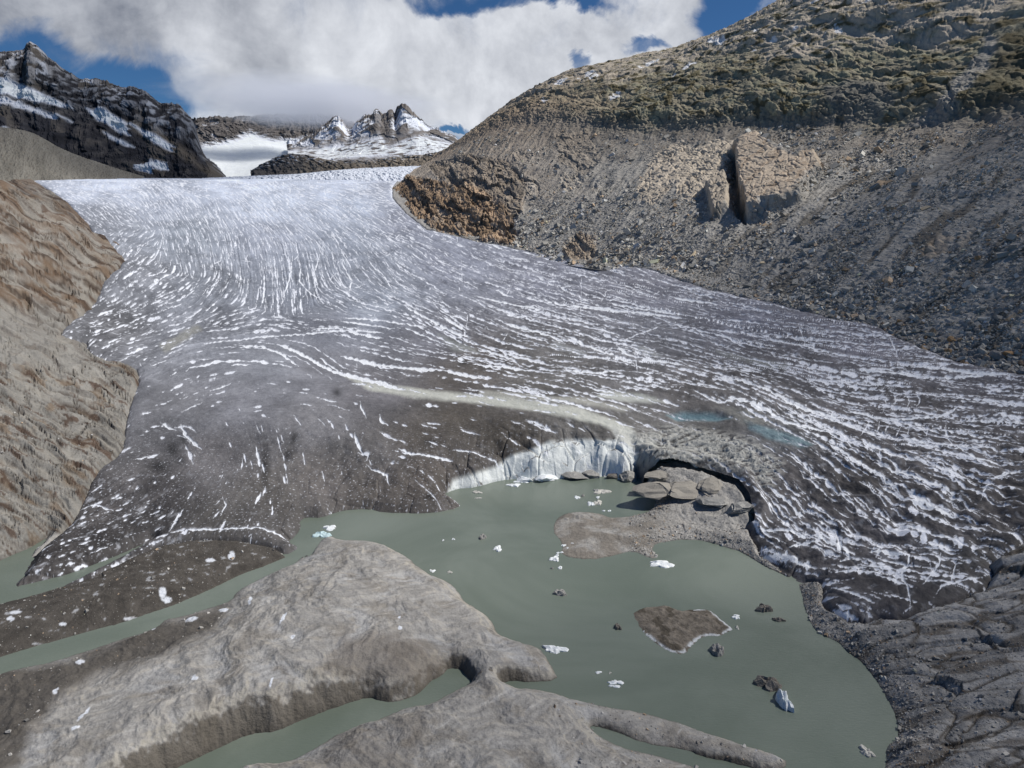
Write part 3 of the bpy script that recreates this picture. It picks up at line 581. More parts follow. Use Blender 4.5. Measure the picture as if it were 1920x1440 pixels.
# relief of cracks: snow lies in shallow furrows between rounded ice waves
Zg = Zg+np.clip(dw/6, 0, 1)*((0.9*np.clip(Rd/400, 0.4, 2.0))*(faint-darks)*dens_*0.35-0.3*snow*np.clip(Rd/300, .5, 2))
Zg = Zg-1.2*pm(PX, PY, [(1255,780),(1290,774),(1330,778),(1370,785),(1345,794),(1270,792)], 8)
LIFT = [[(1195,845),(1300,858),(1400,886),(1440,960),(1425,1000),(1395,985),(1360,925),(1190,920)]]
lz = np.zeros(X.shape, F32)
for P in LIFT: lz = np.maximum(lz, pm(PX, PY, P, 9))
edge = np.where(dg > 0, 1.4*np.tanh(dg/2.5), dg*1.3)
near_water = np.clip(1-dw/3, 0, 1)
Zg = Zg+np.where(dg > 0, edge, edge*(1-lz))*(1-near_water)-3.0*np.clip(-dw, 0, 1)+1.9*lz
grid_gl = grid_obj('glacier', X, Y, Zg, M_ICE, C, keep=(dg > -5*(1-lz)-0.15) & (dw > -3))
setp(grid_gl, 'grey glacier tongue streaked with white snow-filled cracks', kind='structure')

# ------------------------------------------------------------------ ground: bedrock, mounds, shores
NC2, NR2 = 2200, 1200
az2 = np.linspace(R(-46), R(50), NC2)
q2 = PZ(np.full(760, 960), np.linspace(1560, 640, 760), 0); r2 = np.hypot(q2[:, 0], q2[:, 1])
r2 = np.r_[r2, np.exp(np.linspace(math.log(r2[-1]+1), math.log(2100), NR2-760))]
X2, Y2 = polar(az2, r2)
Xc, Yc = polar(np.linspace(az2[0], az2[-1], NC2//2), np.interp(np.linspace(0, NR2-1, NR2//2), np.arange(NR2), r2))
dw2 = upsample(wdist(Xc, Yc), NC2, NR2); dg2 = upsample(sdf(gpoly, Xc, Yc), NC2, NR2)
U2 = sample(UG, X2, Y2); S2 = sample(SG, X2, Y2); Rd2 = np.hypot(X2, Y2)
dw2 = dw2+0.35*fbm(X2/5, Y2/5, 3, 6)+0.15*fbm(X2/1.2, Y2/1.2, 2, 7)
c0 = clipland(U2, dw2+np.clip(dw2/3, 0, 1)*0.9*fbm(X2/4, Y2/4, 3, 8), S2); PX2, PY2 = proj(X2, Y2, c0)
REG = {  # outlines of the separate bodies of ground, cut through the water or under the ice
 'left': [(-400,1130),(-60,1090),(20,1050),(75,1018),(100,1000),(500,900),(500,200),(-400,100)],
 'strip': [(-400,1180),(0,1115),(40,1108),(100,1096),(200,1055),(286,1017),(300,990),(520,990),(580,1030),(540,1050),(450,1095),(330,1140),(0,1247),(-400,1345)],
 'mound': [(-400,1330),(0,1250),(300,1165),(430,1110),(560,1040),(615,990),(720,1000),(900,1110),(960,1180),(1040,1200),(1075,1278),(1000,1283),(940,1279),(895,1282),(840,1290),(780,1318),(650,1345),(480,1400),(200,1560),(-400,1900)],
 'front': [(200,1575),(480,1405),(650,1348),(780,1325),(845,1300),(893,1283),(940,1279),(1000,1283),(1100,1300),(1300,1345),(1500,1430),(1480,1450),(1600,1700),(100,1900)]}
def inreg(n): return sdf(TO3(REG[n]), X2, Y2)
sL, sS, sM, sF = (upsample(sdf(TO3(REG[n]), Xc, Yc), NC2, NR2) for n in ('left', 'strip', 'mound', 'front'))
isL = (sdf([(-400,1300),(-400,100),(700,100),(330,560),(330,860),(235,900),(185,965),(100,1003),(75,1018),(20,1050),(-60,1090)], PX2, PY2) > 0)
big = np.stack([sS, sM, sF], 0); lab = np.argmax(big, 0)+1; lab = np.where(big.max(0) > 0, lab, 0)
lab = np.where(isL, 4, lab)           # 0 right shore, 1 strip, 2 mound, 3 front, 4 left bedrock
amp = np.clip(dw2/5, 0, 1)
rockm = np.where(lab == 4, 1.0, np.where(lab == 0, sstep(1480, 1640, PX2), 0.0)).astype(F32)
# silt mounds: soft swells, runnels and folds
wx = X2+5*fbm(X2/20, Y2/20, 3, 71); wy = Y2+5*fbm(X2/20, Y2/20, 3, 72)
g1 = fbm(wx/18, wy/18, 4, 73); g2 = ridged(wx/11+wy/30, wy/16, 4, 74); g3 = fbm(X2/1.6, Y2/1.6, 3, 75)
Zs = c0+amp*(2.0*g1+1.05*g2+0.12*g3+.22*ridged(wx/3.2, wy/5, 4, 77))*np.where(lab == 1, 0.35, 1.0)*np.where(U2 < 2.6, 0.3, 1.0)
# bedrock: broad whalebacks cut by tilted joints
ca_, sa_ = math.cos(R(-10)), math.sin(R(-10))
ru = X2*ca_+Y2*sa_; rv = -X2*sa_+Y2*ca_
h1, e1, q1 = slabs((ru+6*g1)/17, (rv+5*g1)/6.5, 5); h2, e2, q2_ = slabs((ru+2*g3)/5.5, rv/2.2, 9)
h3, e3, q3 = slabs((ru+9*g1)/38, (rv+9*g1)/15, 2)
bl1 = np.abs(perlin(ru/19+1.0*g1, rv/9+1.0*g1, 31)); bl2 = np.abs(perlin(ru/11+.6*g1, rv/3.6+.6*g1, 33)); bl3 = np.abs(perlin(ru/5, rv/1.7, 35)); hr, er, qr_ = slabs(ru/13+.5*g1, rv/6+.5*g1, 43, 1.1)
rkR = 2.4*np.sqrt(bl1+.01)+1.9*hr+.8*np.sqrt(bl2+.01)+.2*np.sqrt(bl3+.004)+1.0*g1+.12*g3
lowm = (lab == 0)*sstep(860, 780, PY2); rkR = rkR*(1-.8*lowm)-1.6*lowm
# left: foliated, plucked bedrock; long axes run down towards the ice
tl = lerp(R(14), R(33), sstep(700, 520, PY2)); ul = PX2*math.cos(R(28))+PY2*math.sin(R(28)); vl = -PX2*math.sin(R(28))+PY2*math.cos(R(28))
kk_ = np.clip(Rd2/260, .7, 2.2); wl = 26*fbm(ul/120, vl/70, 3, 36)
lb1 = np.abs(perlin((ul+wl)/120, (vl+wl)/34, 37)); lb2 = fbm((ul+wl)/70, (vl+wl)/13, 4, 38, .5); lb3 = np.abs(perlin((ul+wl)/42, (vl+wl)/13, 39))
lb4 = ridged((ul+wl)/150, (vl+wl)/16, 5, 40, .54); hb, eb, qb = slabs((ul+wl)/70+.4*g3, (vl+wl)/24, 41, .8); hb2, eb2, qb2 = slabs((ul+wl)/24, (vl+wl)/10, 42, .8)
rkL = (1.3*lb4+.9*hb+.35*hb2-.7*np.exp(-(eb/.05)**2)-.12*np.exp(-(eb2/.06)**2)+.7*np.sqrt(lb1+.004)*1.2+1.3*lb2+.6*np.sqrt(lb3+.003))*kk_+.25*g3+1.2*g1
rk = np.where(lab == 4, rkL*.9, rkR*.62)
Z2 = lerp(Zs, c0+np.clip(dw2/4, 0, 1)*rk, rockm)
Z2 = np.where(((lab == 2) | (lab == 3)) & (Z2 > 0), Z2*.8, Z2)
scl = np.clip((dg2+2)/3, 0, 1)
Z2 = Z2-scl*4.0-3*np.clip(-dw2, 0, 1)
# gully beside the bridge in the mound
slope = np.hypot(np.gradient(Z2, axis=0)/np.maximum(np.gradient(X2, axis=0)**2+np.gradient(Y2, axis=0)**2, 1e-6)**.5, np.gradient(Z2, axis=1)/np.maximum(np.gradient(Rd2, axis=1), 1e-3))
# colours
silt = np.array([.365, .362, .356], F32); c = np.broadcast_to(silt, X2.shape+(3,)).copy()
m1 = fbm(wx/9, wy/9, 5, 81); m2 = fbm(wx/3.2, wy/2.2, 4, 83)
c = c*(1+.22*m2+.15*g3)[..., None]
c = lerpc(c, [.20, .182, .158], sstep(-0.02, 0.42, m1+0.5*m2)*.75)
c = lerpc(c, [.25, .235, .21], sstep(.0, .5, g2)*.5)
ss_ = (wx*.8+wy*.6); sq_ = (-wx*.6+wy*.8); fl = fbm(ss_/7, sq_/1.6, 5, 84, .6)
c = c*(1+.42*fl+.15*fbm(X2/.45, Y2/.45, 2, 85))[..., None]; c = lerpc(c, [.46, .45, .43], sstep(.25, .5, fl+.4*m2)*.6)
c = lerpc(c, [.40, .375, .335], sstep(0.12, 0.4, m2-0.4*m1)*0.6)
c = lerpc(c, [.135, .118, .095], sstep(0.85, 1.5, slope)*0.85*(lab != 0))         # bare earth on the cut banks
c = lerpc(c, [.42, .39, .33], (sstep(0.5, 0.8, slope)-sstep(0.85, 1.2, slope))*0.6*((lab == 2) | (lab == 3)))
strip = (lab == 1)
cs = np.array([.085, .077, .068], F32)*(1+0.5*m1+0.5*m2)[..., None]
cs = lerpc(cs, [.55, .57, .60], sstep(0.33, 0.5, m2+0.45*m1)*0.6)
c = np.where(strip[..., None], cs, c)
dirtL = pm(PX2+20*m1, PY2, [(-100,1270),(120,1240),(300,1170),(430,1130),(400,1180),(300,1230),(180,1260),(100,1320),(60,1370),(30,1430),(-100,1500)], 14)
c = lerpc(c, [.085, .076, .066], dirtL*(lab == 2)*0.9)
dirtM = pm(PX2+14*m1, PY2+10*m2, [(640,1190),(720,1180),(800,1200),(850,1240),(810,1275),(700,1270),(600,1250)], 16)
c = lerpc(c, [.15, .13, .11], dirtM*0.6)
for a, b, q, v, t in [(469,1126,3.5,8,20),(364,1263,8,4,-20),(530,1150,3,12,35),(548,1178,5,4,-40),(155,1335,3,20,40),(140,1360,12,3,-30),(105,1300,8,4,-40),(750,1173,4,3,0),(749,1150,3,2,0),(508,1270,3,14,15),(305,1112,8,10,0),(312,1125,12,5,0),(434,1042,7,9,20),(395,1052,10,5,0),(30,1148,14,4,-10),(150,1241,10,4,-10),(245,1160,14,4,0),(215,1180,9,4,0),(118,1170,8,3,0),(20,1160,8,4,0),(285,1177,9,4,-20),(360,1160,14,4,-10),(420,1140,12,3,-10)]:
    t = R(t); ex = (PX2+3*m2-a)*math.cos(t)+(PY2+3*g3-b)*math.sin(t); ey = -(PX2+3*m2-a)*math.sin(t)+(PY2+3*g3-b)*math.cos(t)
    c = lerpc(c, [.70,.73,.78], sstep(1.3, .6, (ex/q)**2+(ey/v)**2+1.2*np.abs(m2))*((lab == 1) | (lab == 2)))
fr = pm(PX2+14*m1, PY2+8*m2, [(470,1500),(640,1375),(790,1325),(800,1360),(770,1440),(760,1560)], 10)
c = lerpc(c, [.15, .132, .11], fr*0.5*(lab == 3))
# gravelly shore
shore = (lab == 0)*(1-rockm)
c = lerpc(c, [.31, .30, .28], shore*0.75*(1+.4*m1)); c = c*(1+.2*m2*shore+.2*m1*shore)[..., None]
gr = np.clip(fbm(X2/0.6, Y2/0.6, 2, 91)*1.5+0.3, 0, 1)
c = lerpc(c, [.50, .48, .45], shore*gr*0.45)
bar = (PX2 < 1290)*(PX2 > 1000)*(PY2 > 940)*(PY2 < 1070)
c = lerpc(c, [.17, .15, .125], bar*sstep(1290, 1200, PX2)*0.8*sstep(-.35, .25, m1+.4*m2)); 
# bedrock colours
rc = np.broadcast_to(np.array([.205, .197, .180], F32), X2.shape+(3,)).copy()
rc = rc*(1+0.35*m1+.3*lb4)[..., None]
rc = lerpc(rc, [.165, .115, .072], sstep(.12, .32, fbm((ul+wl)/70, (vl+wl)/22, 4, 96))*0.7)
rc = lerpc(rc, [.075, .045, .03], sstep(.16, .24, fbm((ul+wl)/46, (vl+wl)/12, 4, 97))*0.85)
rc = lerpc(rc, [.055, .038, .028], sstep(.12, -.25, lb4)*.8); rc = rc*(1+.35*(qb-.5)+.25*(qb2-.5))[..., None]; rc = lerpc(rc, [.05, .035, .026], np.exp(-(eb/.05)**2)*.7)
rc = lerpc(rc, [.27, .255, .225], sstep(.1, .35, -lb2)*0.6)
upper = (lab == 4)*sstep(620, 560, PY2)
rc = lerpc(rc, [.15, .10, .065], upper*(0.15+0.55*sstep(-.15, .2, lb2)))
rc = lerpc(rc, [.25,.24,.22], pm(PX2+30*m1, PY2+20*m1, [(-100,590),(60,585),(170,600),(200,680),(120,700),(-100,680)], 16)*.7)
st5 = fbm((ul+wl)/120, (vl+wl*.7)/7, 5, 98, .6)
rc = lerpc(rc, [.05, .034, .025], sstep(.10, .26, st5)*(.35+.5*upper)); rc = lerpc(rc, [.30, .28, .245], sstep(.10, .28, -st5)*.55)
rr_c = np.broadcast_to(np.array([.285, .281, .275], F32), X2.shape+(3,))*(1+0.45*m1+.2*m2)[..., None]
rr_c = lerpc(rr_c, [.05, .042, .034], np.clip(np.exp(-(bl1/.05)**2)+.8*np.exp(-(er/.05)**2)+.4*np.exp(-(bl2/.03)**2), 0, 1)*.85)
rr_c = rr_c*(1+.5*(qr_-.5))[..., None]; rr_c = lerpc(rr_c, [.085, .068, .05], sstep(.08, .3, fbm(ru/18, rv/5, 4, 95))*.7)
rc = np.where((lab == 4)[..., None], rc, rr_c)
c = lerpc(c, rc, rockm)
c = lerpc(c, [.10, .09, .078], np.clip(1-dw2/0.9, 0, 1)*0.6)       # wet band along the water
c = np.clip(c, .02, .8)
NAMES = {0: ('rocky_shore', 'grey rock and gravel shore curving round the right side of the lake', M_ROCK), 1: ('debris_strip', 'flat dark strip of dirty ice between two green channels', M_SED),
         2: ('silt_mound', 'large pale grey silt mound with a cut brown bank', M_SED), 3: ('silt_ridge', 'pale silt ridge at the bottom with a long thin spit', M_SED), 4: ('rock_slope', 'rounded brown and grey bedrock beside the glacier', M_ROCK)}
labd = lab
for k, (nm, lb, mt) in NAMES.items():
    kp = (labd == k)
    kp2 = kp.copy(); kp2[1:] |= kp[:-1]; kp2[:, 1:] |= kp[:, :-1]; kp2[1:, 1:] |= kp[:-1, :-1]
    o = grid_obj(nm, X2, Y2, Z2, mt, c, keep=kp2 & (dw2 > -6) & (dg2 < 9))
    setp(o, lb, kind='structure')
print('ground done')

# ------------------------------------------------------------------ lake water
mw_ = bpy.data.materials.new('silty_water'); mw_.use_nodes = True; T = NT(mw_.node_tree); T.n.clear()
g = T.add('ShaderNodeNewGeometry').outputs['Position']
wc = T.mix(T.mapr(T.noise(g, 0.018, 4, 0.6, 0.8), 0.35, 0.7), (0.132, 0.160, 0.130, 1), (0.182, 0.212, 0.178, 1))
b = T.add('ShaderNodeBsdfPrincipled'); T.inp(b.inputs['Base Color'], wc); b.inputs['Roughness'].default_value = 0.13; b.inputs['IOR'].default_value = 1.33
mp = T.add('ShaderNodeMapping'); T.inp(mp.inputs[0], g); mp.inputs['Scale'].default_value = (0.5, 1.6, 1); mp.inputs['Rotation'].default_value = (0, 0, R(-12))
bp = T.add('ShaderNodeBump'); bp.inputs['Strength'].default_value = 0.5; bp.inputs['Distance'].default_value = 0.14
T.inp(bp.inputs['Height'], T.noise(mp.outputs[0], 1.4, 4, 0.6, 0.6)); T.l.new(bp.outputs[0], b.inputs['Normal'])
T.l.new(b.outputs[0], T.add('ShaderNodeOutputMaterial').inputs[0])
wv = np.array([(-420, 30, 0), (420, 30, 0), (420, 420, 0), (-420, 420, 0)], F32)
setp(mesh_np('lake_water', wv, np.array([[0, 1, 2, 3]]), mw_), 'still grey-green meltwater lake with side channels', kind='structure')

# ------------------------------------------------------------------ lofted mountainsides
def catmull(K, t):
    n = len(K); t = np.clip(t, 0, n-1.0001); i = t.astype(int); f = (t-i)[(...,)+(None,)*(K.ndim-1)]
    p0 = K[np.maximum(i-1, 0)]; p1 = K[i]; p2 = K[np.minimum(i+1, n-1)]; p3 = K[np.minimum(i+2, n-1)]
    return 0.5*(2*p1+(p2-p0)*f+(2*p0-5*p1+4*p2-p3)*f*f+(3*p1-p0-3*p2+p3)*f**3)
def loft(rows, nu, nv, tu=None, tv=None):
    K = np.array([[PT(*q) for q in row] for row in rows])          # rows x cols x 3
    u = np.linspace(0, K.shape[1]-1, nu) if tu is None else tu
    v = np.linspace(0, K.shape[0]-1, nv) if tv is None else tv
    B = catmull(K, v)                                              # nv x cols x 3
    Pp = catmull(B.transpose(1, 0, 2), u).astype(F32)              # nu x nv x 3
    return Pp, u, v
def normals(Pp):
    du = np.gradient(Pp, axis=0); dv = np.gradient(Pp, axis=1); n = np.cross(du, dv)
    n /= np.linalg.norm(n, axis=-1, keepdims=True)+1e-9
    return n
def arcs(Pp):
    du = np.linalg.norm(np.diff(Pp, axis=0), axis=-1); dv = np.linalg.norm(np.diff(Pp, axis=1), axis=-1)
    U_ = np.zeros(Pp.shape[:2], F32); U_[1:] = np.cumsum(du, 0); V_ = np.zeros(Pp.shape[:2], F32); V_[:, 1:] = np.cumsum(dv, 1)
    m = du.shape[1]//3
    U_ = np.repeat(U_[:, m:m+1], Pp.shape[1], 1)
    return U_, V_
NU, NV = 1500, 1000
rows = [
 [(725,368,1390),(793,440,990),(960,480,785),(1175,515,605),(1395,575,465),(1560,615,380),(1800,700,305),(1925,725,280),(2200,790,225)],
 [(735,355,1410),(800,430,1010),(965,467,810),(1180,500,630),(1400,560,485),(1560,600,400),(1800,675,325),(1925,700,300),(2200,760,245)],
 [(765,328,1500),(870,340,1140),(1050,370,920),(1300,370,720),(1560,400,560),(1760,400,470),(2020,420,380),(2250,400,340),(2600,400,290)],
 [(805,303,1640),(950,248,1340),(1150,258,1080),(1440,245,860),(1740,250,670),(1990,215,560),(2280,160,470),(2600,60,420),(3100,0,360)],
 [(830,286,1760),(990,195,1500),(1210,160,1260),(1480,115,1010),(1800,90,800),(2100,30,680),(2450,-60,560),(2900,-200,490),(3600,-300,420)],
 [(856,268,1900),(1032,150,1760),(1290,86,1560),(1492,-2,1300),(1800,-110,1080),(2150,-240,900),(2600,-400,720),(3200,-600,600),(4200,-800,500)],
 [(860,272,2150),(1040,156,2050),(1300,95,1900),(1500,10,1650),(1820,-100,1400),(2200,-260,1150),(2700,-450,900),(3400,-700,750),(4600,-1000,620)]]
tu = np.r_[np.linspace(0, 4.2, 1150), np.linspace(4.2, 8, 352)[1:]][:NU]; NU = len(tu)
tv = np.interp(np.linspace(0, 1, NV), [0, .04, .36, .66, .82, .96, 1], [0, 1, 2, 3, 4, 5, 6])
Pw, u_, v_ = loft(rows, NU, NV, tu, tv)
Nw = normals(Pw); 
if Nw[NU//2, NV//2, 2] < 0: Nw = -Nw
Ua, Va = arcs(Pw); vv = np.broadcast_to(v_[None], Ua.shape).astype(F32)
qx, qy = proj(Pw[..., 0], Pw[..., 1], Pw[..., 2])
wu = Ua+14*fbm(Ua/70, Va/70, 3, 101); wv_ = Va+14*fbm(Ua/70, Va/70, 3, 102)
sh = wu*0.80+wv_*0.6; sh2 = -wu*0.6+wv_*0.80
k1, ee1, w1 = slabs(sh/34, sh2/60, 11); k2, ee2, w2 = slabs(sh/12, sh2/20, 12); k3, ee3, w3 = slabs(wu/4.5, wv_/6.5, 13)
b1_ = fbm(wu/120, wv_/120, 4, 105); b2_ = fbm(wu/22, wv_/22, 4, 106); b3_ = fbm(Ua/5, Va/5, 3, 107); gul = ridged(wu/26, wv_/150, 4, 108)
trim = 3.0+0.16*fbm(Ua/60, Ua*0, 4, 110)+.18*b2_*sstep(1300, 1000, qx)
up = sstep(trim-0.05, trim+0.30+.5*sstep(1250, 1000, qx), vv+.12*b3_)                   # vegetated crags above the old ice line
# outcrops below the line, traced
OUT = [([(735,350),(760,330),(820,340),(880,345),(930,370),(960,400),(970,440),(965,467),(900,455),(800,430),(750,390)], (.35,.25,.165), 1.0),
 ([(800,310),(870,290),(950,300),(990,340),(980,400),(960,420),(900,360),(820,335)], (.21,.165,.12), .8),
 ([(1195,350),(1230,290),(1285,262),(1300,290),(1270,340),(1230,385),(1200,380)], (.42,.36,.285), 1.0),
 ([(1265,310),(1330,265),(1380,262),(1340,340),(1290,380),(1270,370)], (.43,.37,.29), 1.0),
 ([(1372,285),(1420,262),(1450,300),(1500,320),(1530,290),(1545,320),(1520,345),(1480,385),(1400,410),(1370,360)], (.34,.265,.195), 1.0),
 ([(1330,350),(1360,330),(1372,390),(1345,412),(1325,400)], (.30,.25,.19), .9),
 ([(1060,455),(1085,435),(1120,445),(1115,480),(1080,490),(1055,480)], (.33,.255,.18), .9),
 ([(1050,330),(1085,320),(1095,345),(1060,360)], (.40,.36,.30), .7),([(965,345),(1000,330),(1015,360),(990,375)], (.34,.30,.25), .7),([(945,300),(975,285),(1000,290),(960,320)], (.30,.25,.2), .6),
 ([(1725,470),(1770,440),(1790,450),(1770,475),(1740,490)], (.30,.23,.16), .9),([(1790,460),(1830,430),(1835,440),(1800,475)], (.27,.24,.2), .7),
 ([(1040,250),(1100,245),(1130,300),(1100,330),(1050,310)], (.24,.2,.155), .6)]
om = np.zeros(qx.shape, F32); oc = np.zeros(qx.shape+(3,), F32)
wqx = qx+14*b2_+6*b3_; wqy = qy+12*b2_+5*b3_
for poly, cc, kk in OUT:
    m = pm(qx+6*b2_+3*b3_, qy+6*b2_+3*b3_, poly, 3)*kk; oc = lerpc(oc, cc, sstep(0, 1, m/np.maximum(om+m, 1e-4))); om = np.maximum(om, m)
rock = np.maximum(up, om)
disp = 13*sstep(.1, 1.0, np.broadcast_to(u_[:, None], qx.shape))*b1_*np.clip((vv-1)*1.2, 0, 1)*(0.35+0.65*up)+1.2*b2_+0.5*b3_
rg = ridged(wu/38, wv_/52, 5, 121, .6); rg2 = ridged(sh/11, sh2/16, 4, 123, .6)
disp = disp+rock*(up*(3.6*rg+2.6*k1+1.2*rg2+2.0*k2)+(1-up)*(1.0*rg2+1.1*k2)*(1-.65*om*sstep(1120, 1200, qx))+.7*k3*(1-.7*om*sstep(1120, 1200, qx))-1.0*np.exp(-(ee2/.08)**2))
disp = disp+(1-rock)*(3.0*gul*np.clip((vv-1), 0, 1)+0.35*k3+0.5*fbm(Ua/2.2, Va/2.2, 2, 125))
disp = disp+7*up*np.exp(-((vv-3.35)/.3)**2)
px1 = (qx+qy*.55)/1.0+20*b2_; px2 = (qy-qx*.55)+14*b2_
ko, eo, wo_ = slabs(px1/46, px2/17, 23); ko2, eo2, wo2 = slabs(px1/17, px2/7, 24)
lft = sstep(1180, 1040, qx)*om
disp = disp+lft*(7*ko+2.5*ko2)-om*(1-lft)*0
stri = ridged((qx+qy)/60, (qy*1.0-qx*.0+qx)/9+3*b2_, 4, 25, .6)
# the tan buttress with a deep cleft on its left
disp = disp+13*pm(qx+7*b2_+3*b3_, qy+9*b2_, [(1378,285),(1420,262),(1450,285),(1500,310),(1530,300),(1540,330),(1500,375),(1440,405),(1395,412),(1380,350)], 7)
disp = disp+9*pm(qx, qy, [(1325,355),(1360,330),(1372,350),(1368,400),(1340,412)], 5)
stv = ridged((qx+.35*qy)/15+2*b2_, (qy-.2*qx)/70, 4, 26, .6)
dg_ = ridged((qx*.55-qy*.83)/70+2*b2_, (qx*.83+qy*.55)/13+1.5*b2_, 4, 27, .55); slb = sstep(1390, 1360, qx)
disp = disp+om*(1-lft)*(1.6*stv*(1-slb)+.8*stri*(1-slb)+3.2*dg_*slb)
disp = disp-16*pm(qx+9*b2_+4*b3_, qy, [(1366,290),(1380,290),(1386,350),(1404,400),(1398,420),(1378,402),(1364,350)], 4)
tapr = np.clip((vv-0.3)/0.9, 0, 1)*np.clip((5.6-vv)/.4+.35, .35, 1)
Pw = Pw+Nw*(disp*tapr)[..., None]
# colours
scree = np.broadcast_to(np.array([.31, .295, .268], F32), qx.shape+(3,))*(1+.30*b2_+.45*b3_+.25*b1_)[..., None]
streak = fbm(wu/14, wv_/90, 4, 112)
scree = lerpc(scree, [.10, .085, .065], sstep(.06, .34, streak)*0.75*sstep(1040, 1600, qx+60*b1_))
scree = lerpc(scree, [.34, .325, .295], sstep(.05, .35, -streak)*0.5)
veg = np.broadcast_to(np.array([.245, .22, .16], F32), qx.shape+(3,))*(1+.4*b3_+.35*b2_)[..., None]
veg = lerpc(veg, [.29, .28, .19], sstep(.45, .8, w2)*0.6)                  # lichen covered rock
veg = lerpc(veg, [.07, .056, .022], sstep(.10, .30, b2_+.5*b1_)*0.8)       # turf ledges
veg = lerpc(veg, [.06, .052, .035], np.exp(-(ee2/.05)**2)*.5)
tan = np.maximum(sstep(4.05, 4.5, vv+.5*b1_), pm(wqx+10*b1_, wqy, [(1400,60),(1560,-20),(1900,-60),(1930,10),(1830,60),(1800,95),(1700,80),(1600,85),(1540,110),(1440,120)], 14))*sstep(-.3, .1, -b2_)
veg = lerpc(veg, np.array([.46, .40, .325], F32)*1.0, tan*.85)
veg = lerpc(veg, [.30, .235, .17], sstep(1260, 950, qx+120*b1_)*sstep(4.6, 3.6, vv)*.7)
veg = lerpc(veg, [.16, .155, .14], pm(wqx, wqy, [(1545,170),(1600,155),(1660,160),(1680,200),(1650,230),(1600,235),(1560,215)], 6)*.75)
veg = lerpc(veg, [.29, .275, .25], pm(wqx, wqy, [(1850,60),(1835,110),(1800,160),(1750,215),(1690,245),(1760,250),(1800,215),(1850,140),(1870,80)], 6)*.85)
veg = lerpc(veg, [.07, .06, .035], pm(wqx, wqy, [(1850,140),(1900,60),(1990,0),(2100,100),(1950,200),(1800,225)], 12)*.65)
veg = lerpc(veg, [.27, .24, .19], sstep(1100, 900, qx+100*b1_)*sstep(4.2, 4.9, vv)*.6)
oc = oc*(1+.25*b3_+.35*(w2-.5)*(1-lft)+.25*b2_+lft*(.7*(wo_-.5)+.35*(wo2-.5)))[..., None]
oc = lerpc(oc, [.09,.065,.045], lft*np.exp(-(eo/.06)**2)*.7); oc = lerpc(oc, [.38,.33,.27], lft*sstep(.75,.85,wo2)*.5)
oc = lerpc(oc, [.12, .09, .065], sstep(.1, -.5, np.where(slb > .5, dg_, stv))*.55*(1-lft)); oc = lerpc(oc, [.50,.44,.36], sstep(.1,.5,np.where(slb > .5, dg_, stri))*.5*(1-lft))
wc_ = lerpc(scree, [.17, .14, .11], sstep(2.4, 3.0, vv+.5*b1_+.3*b2_)*.6)
wc_ = wc_+(oc-wc_)*om[..., None]
wc_ = wc_+(veg-wc_)*up[..., None]
SNP = [(1155,182,14,4),(1115,57+90,10,3),(1100,143,20,3),(1215,117,12,3),(1230,115,10,3),(1350,77,12,4),(1334,82,7,3),(1418,55,8,2),(1448,72,8,3),(1490,53,6,3),(1570,56,8,4),(1295,122,9,5),(1285,130,8,3),(1625,7,14,3),(1530,3,12,3),(1412,93,6,2),(1300,122,8,2),(1022,190,6,2),(1240,95,10,2),(1052,155,16,3),(1660,17,5,2),(1548,67,6,2),(1205,128,8,2),(1265,145,5,3)]
for a, b_, q, v in SNP:
    t = R(-22); ex = (wqx*.5+qx*.5-a)*math.cos(t)+(wqy*.5+qy*.5-b_)*math.sin(t); ey = -(wqx*.5+qx*.5-a)*math.sin(t)+(wqy*.5+qy*.5-b_)*math.cos(t)
    wc_ = lerpc(wc_, SNOWC, sstep(1.15, .6, (ex/q)**2+(ey/v)**2))
wc_ = lerpc(wc_, [.27,.21,.155], sstep(1180, 900, qx+80*b1_)*sstep(1.5, 2.2, vv+.6*b2_)*(1-om)*.5)*1.16
wc_ = np.clip(wc_, .012, .8)
o = grid_obj('mountainside', Pw[..., 0], Pw[..., 1], Pw[..., 2], M_WALL, wc_)
setp(o, 'high brown-green mountainside with grey scree above the glacier edge', kind='structure')
print('wall done')

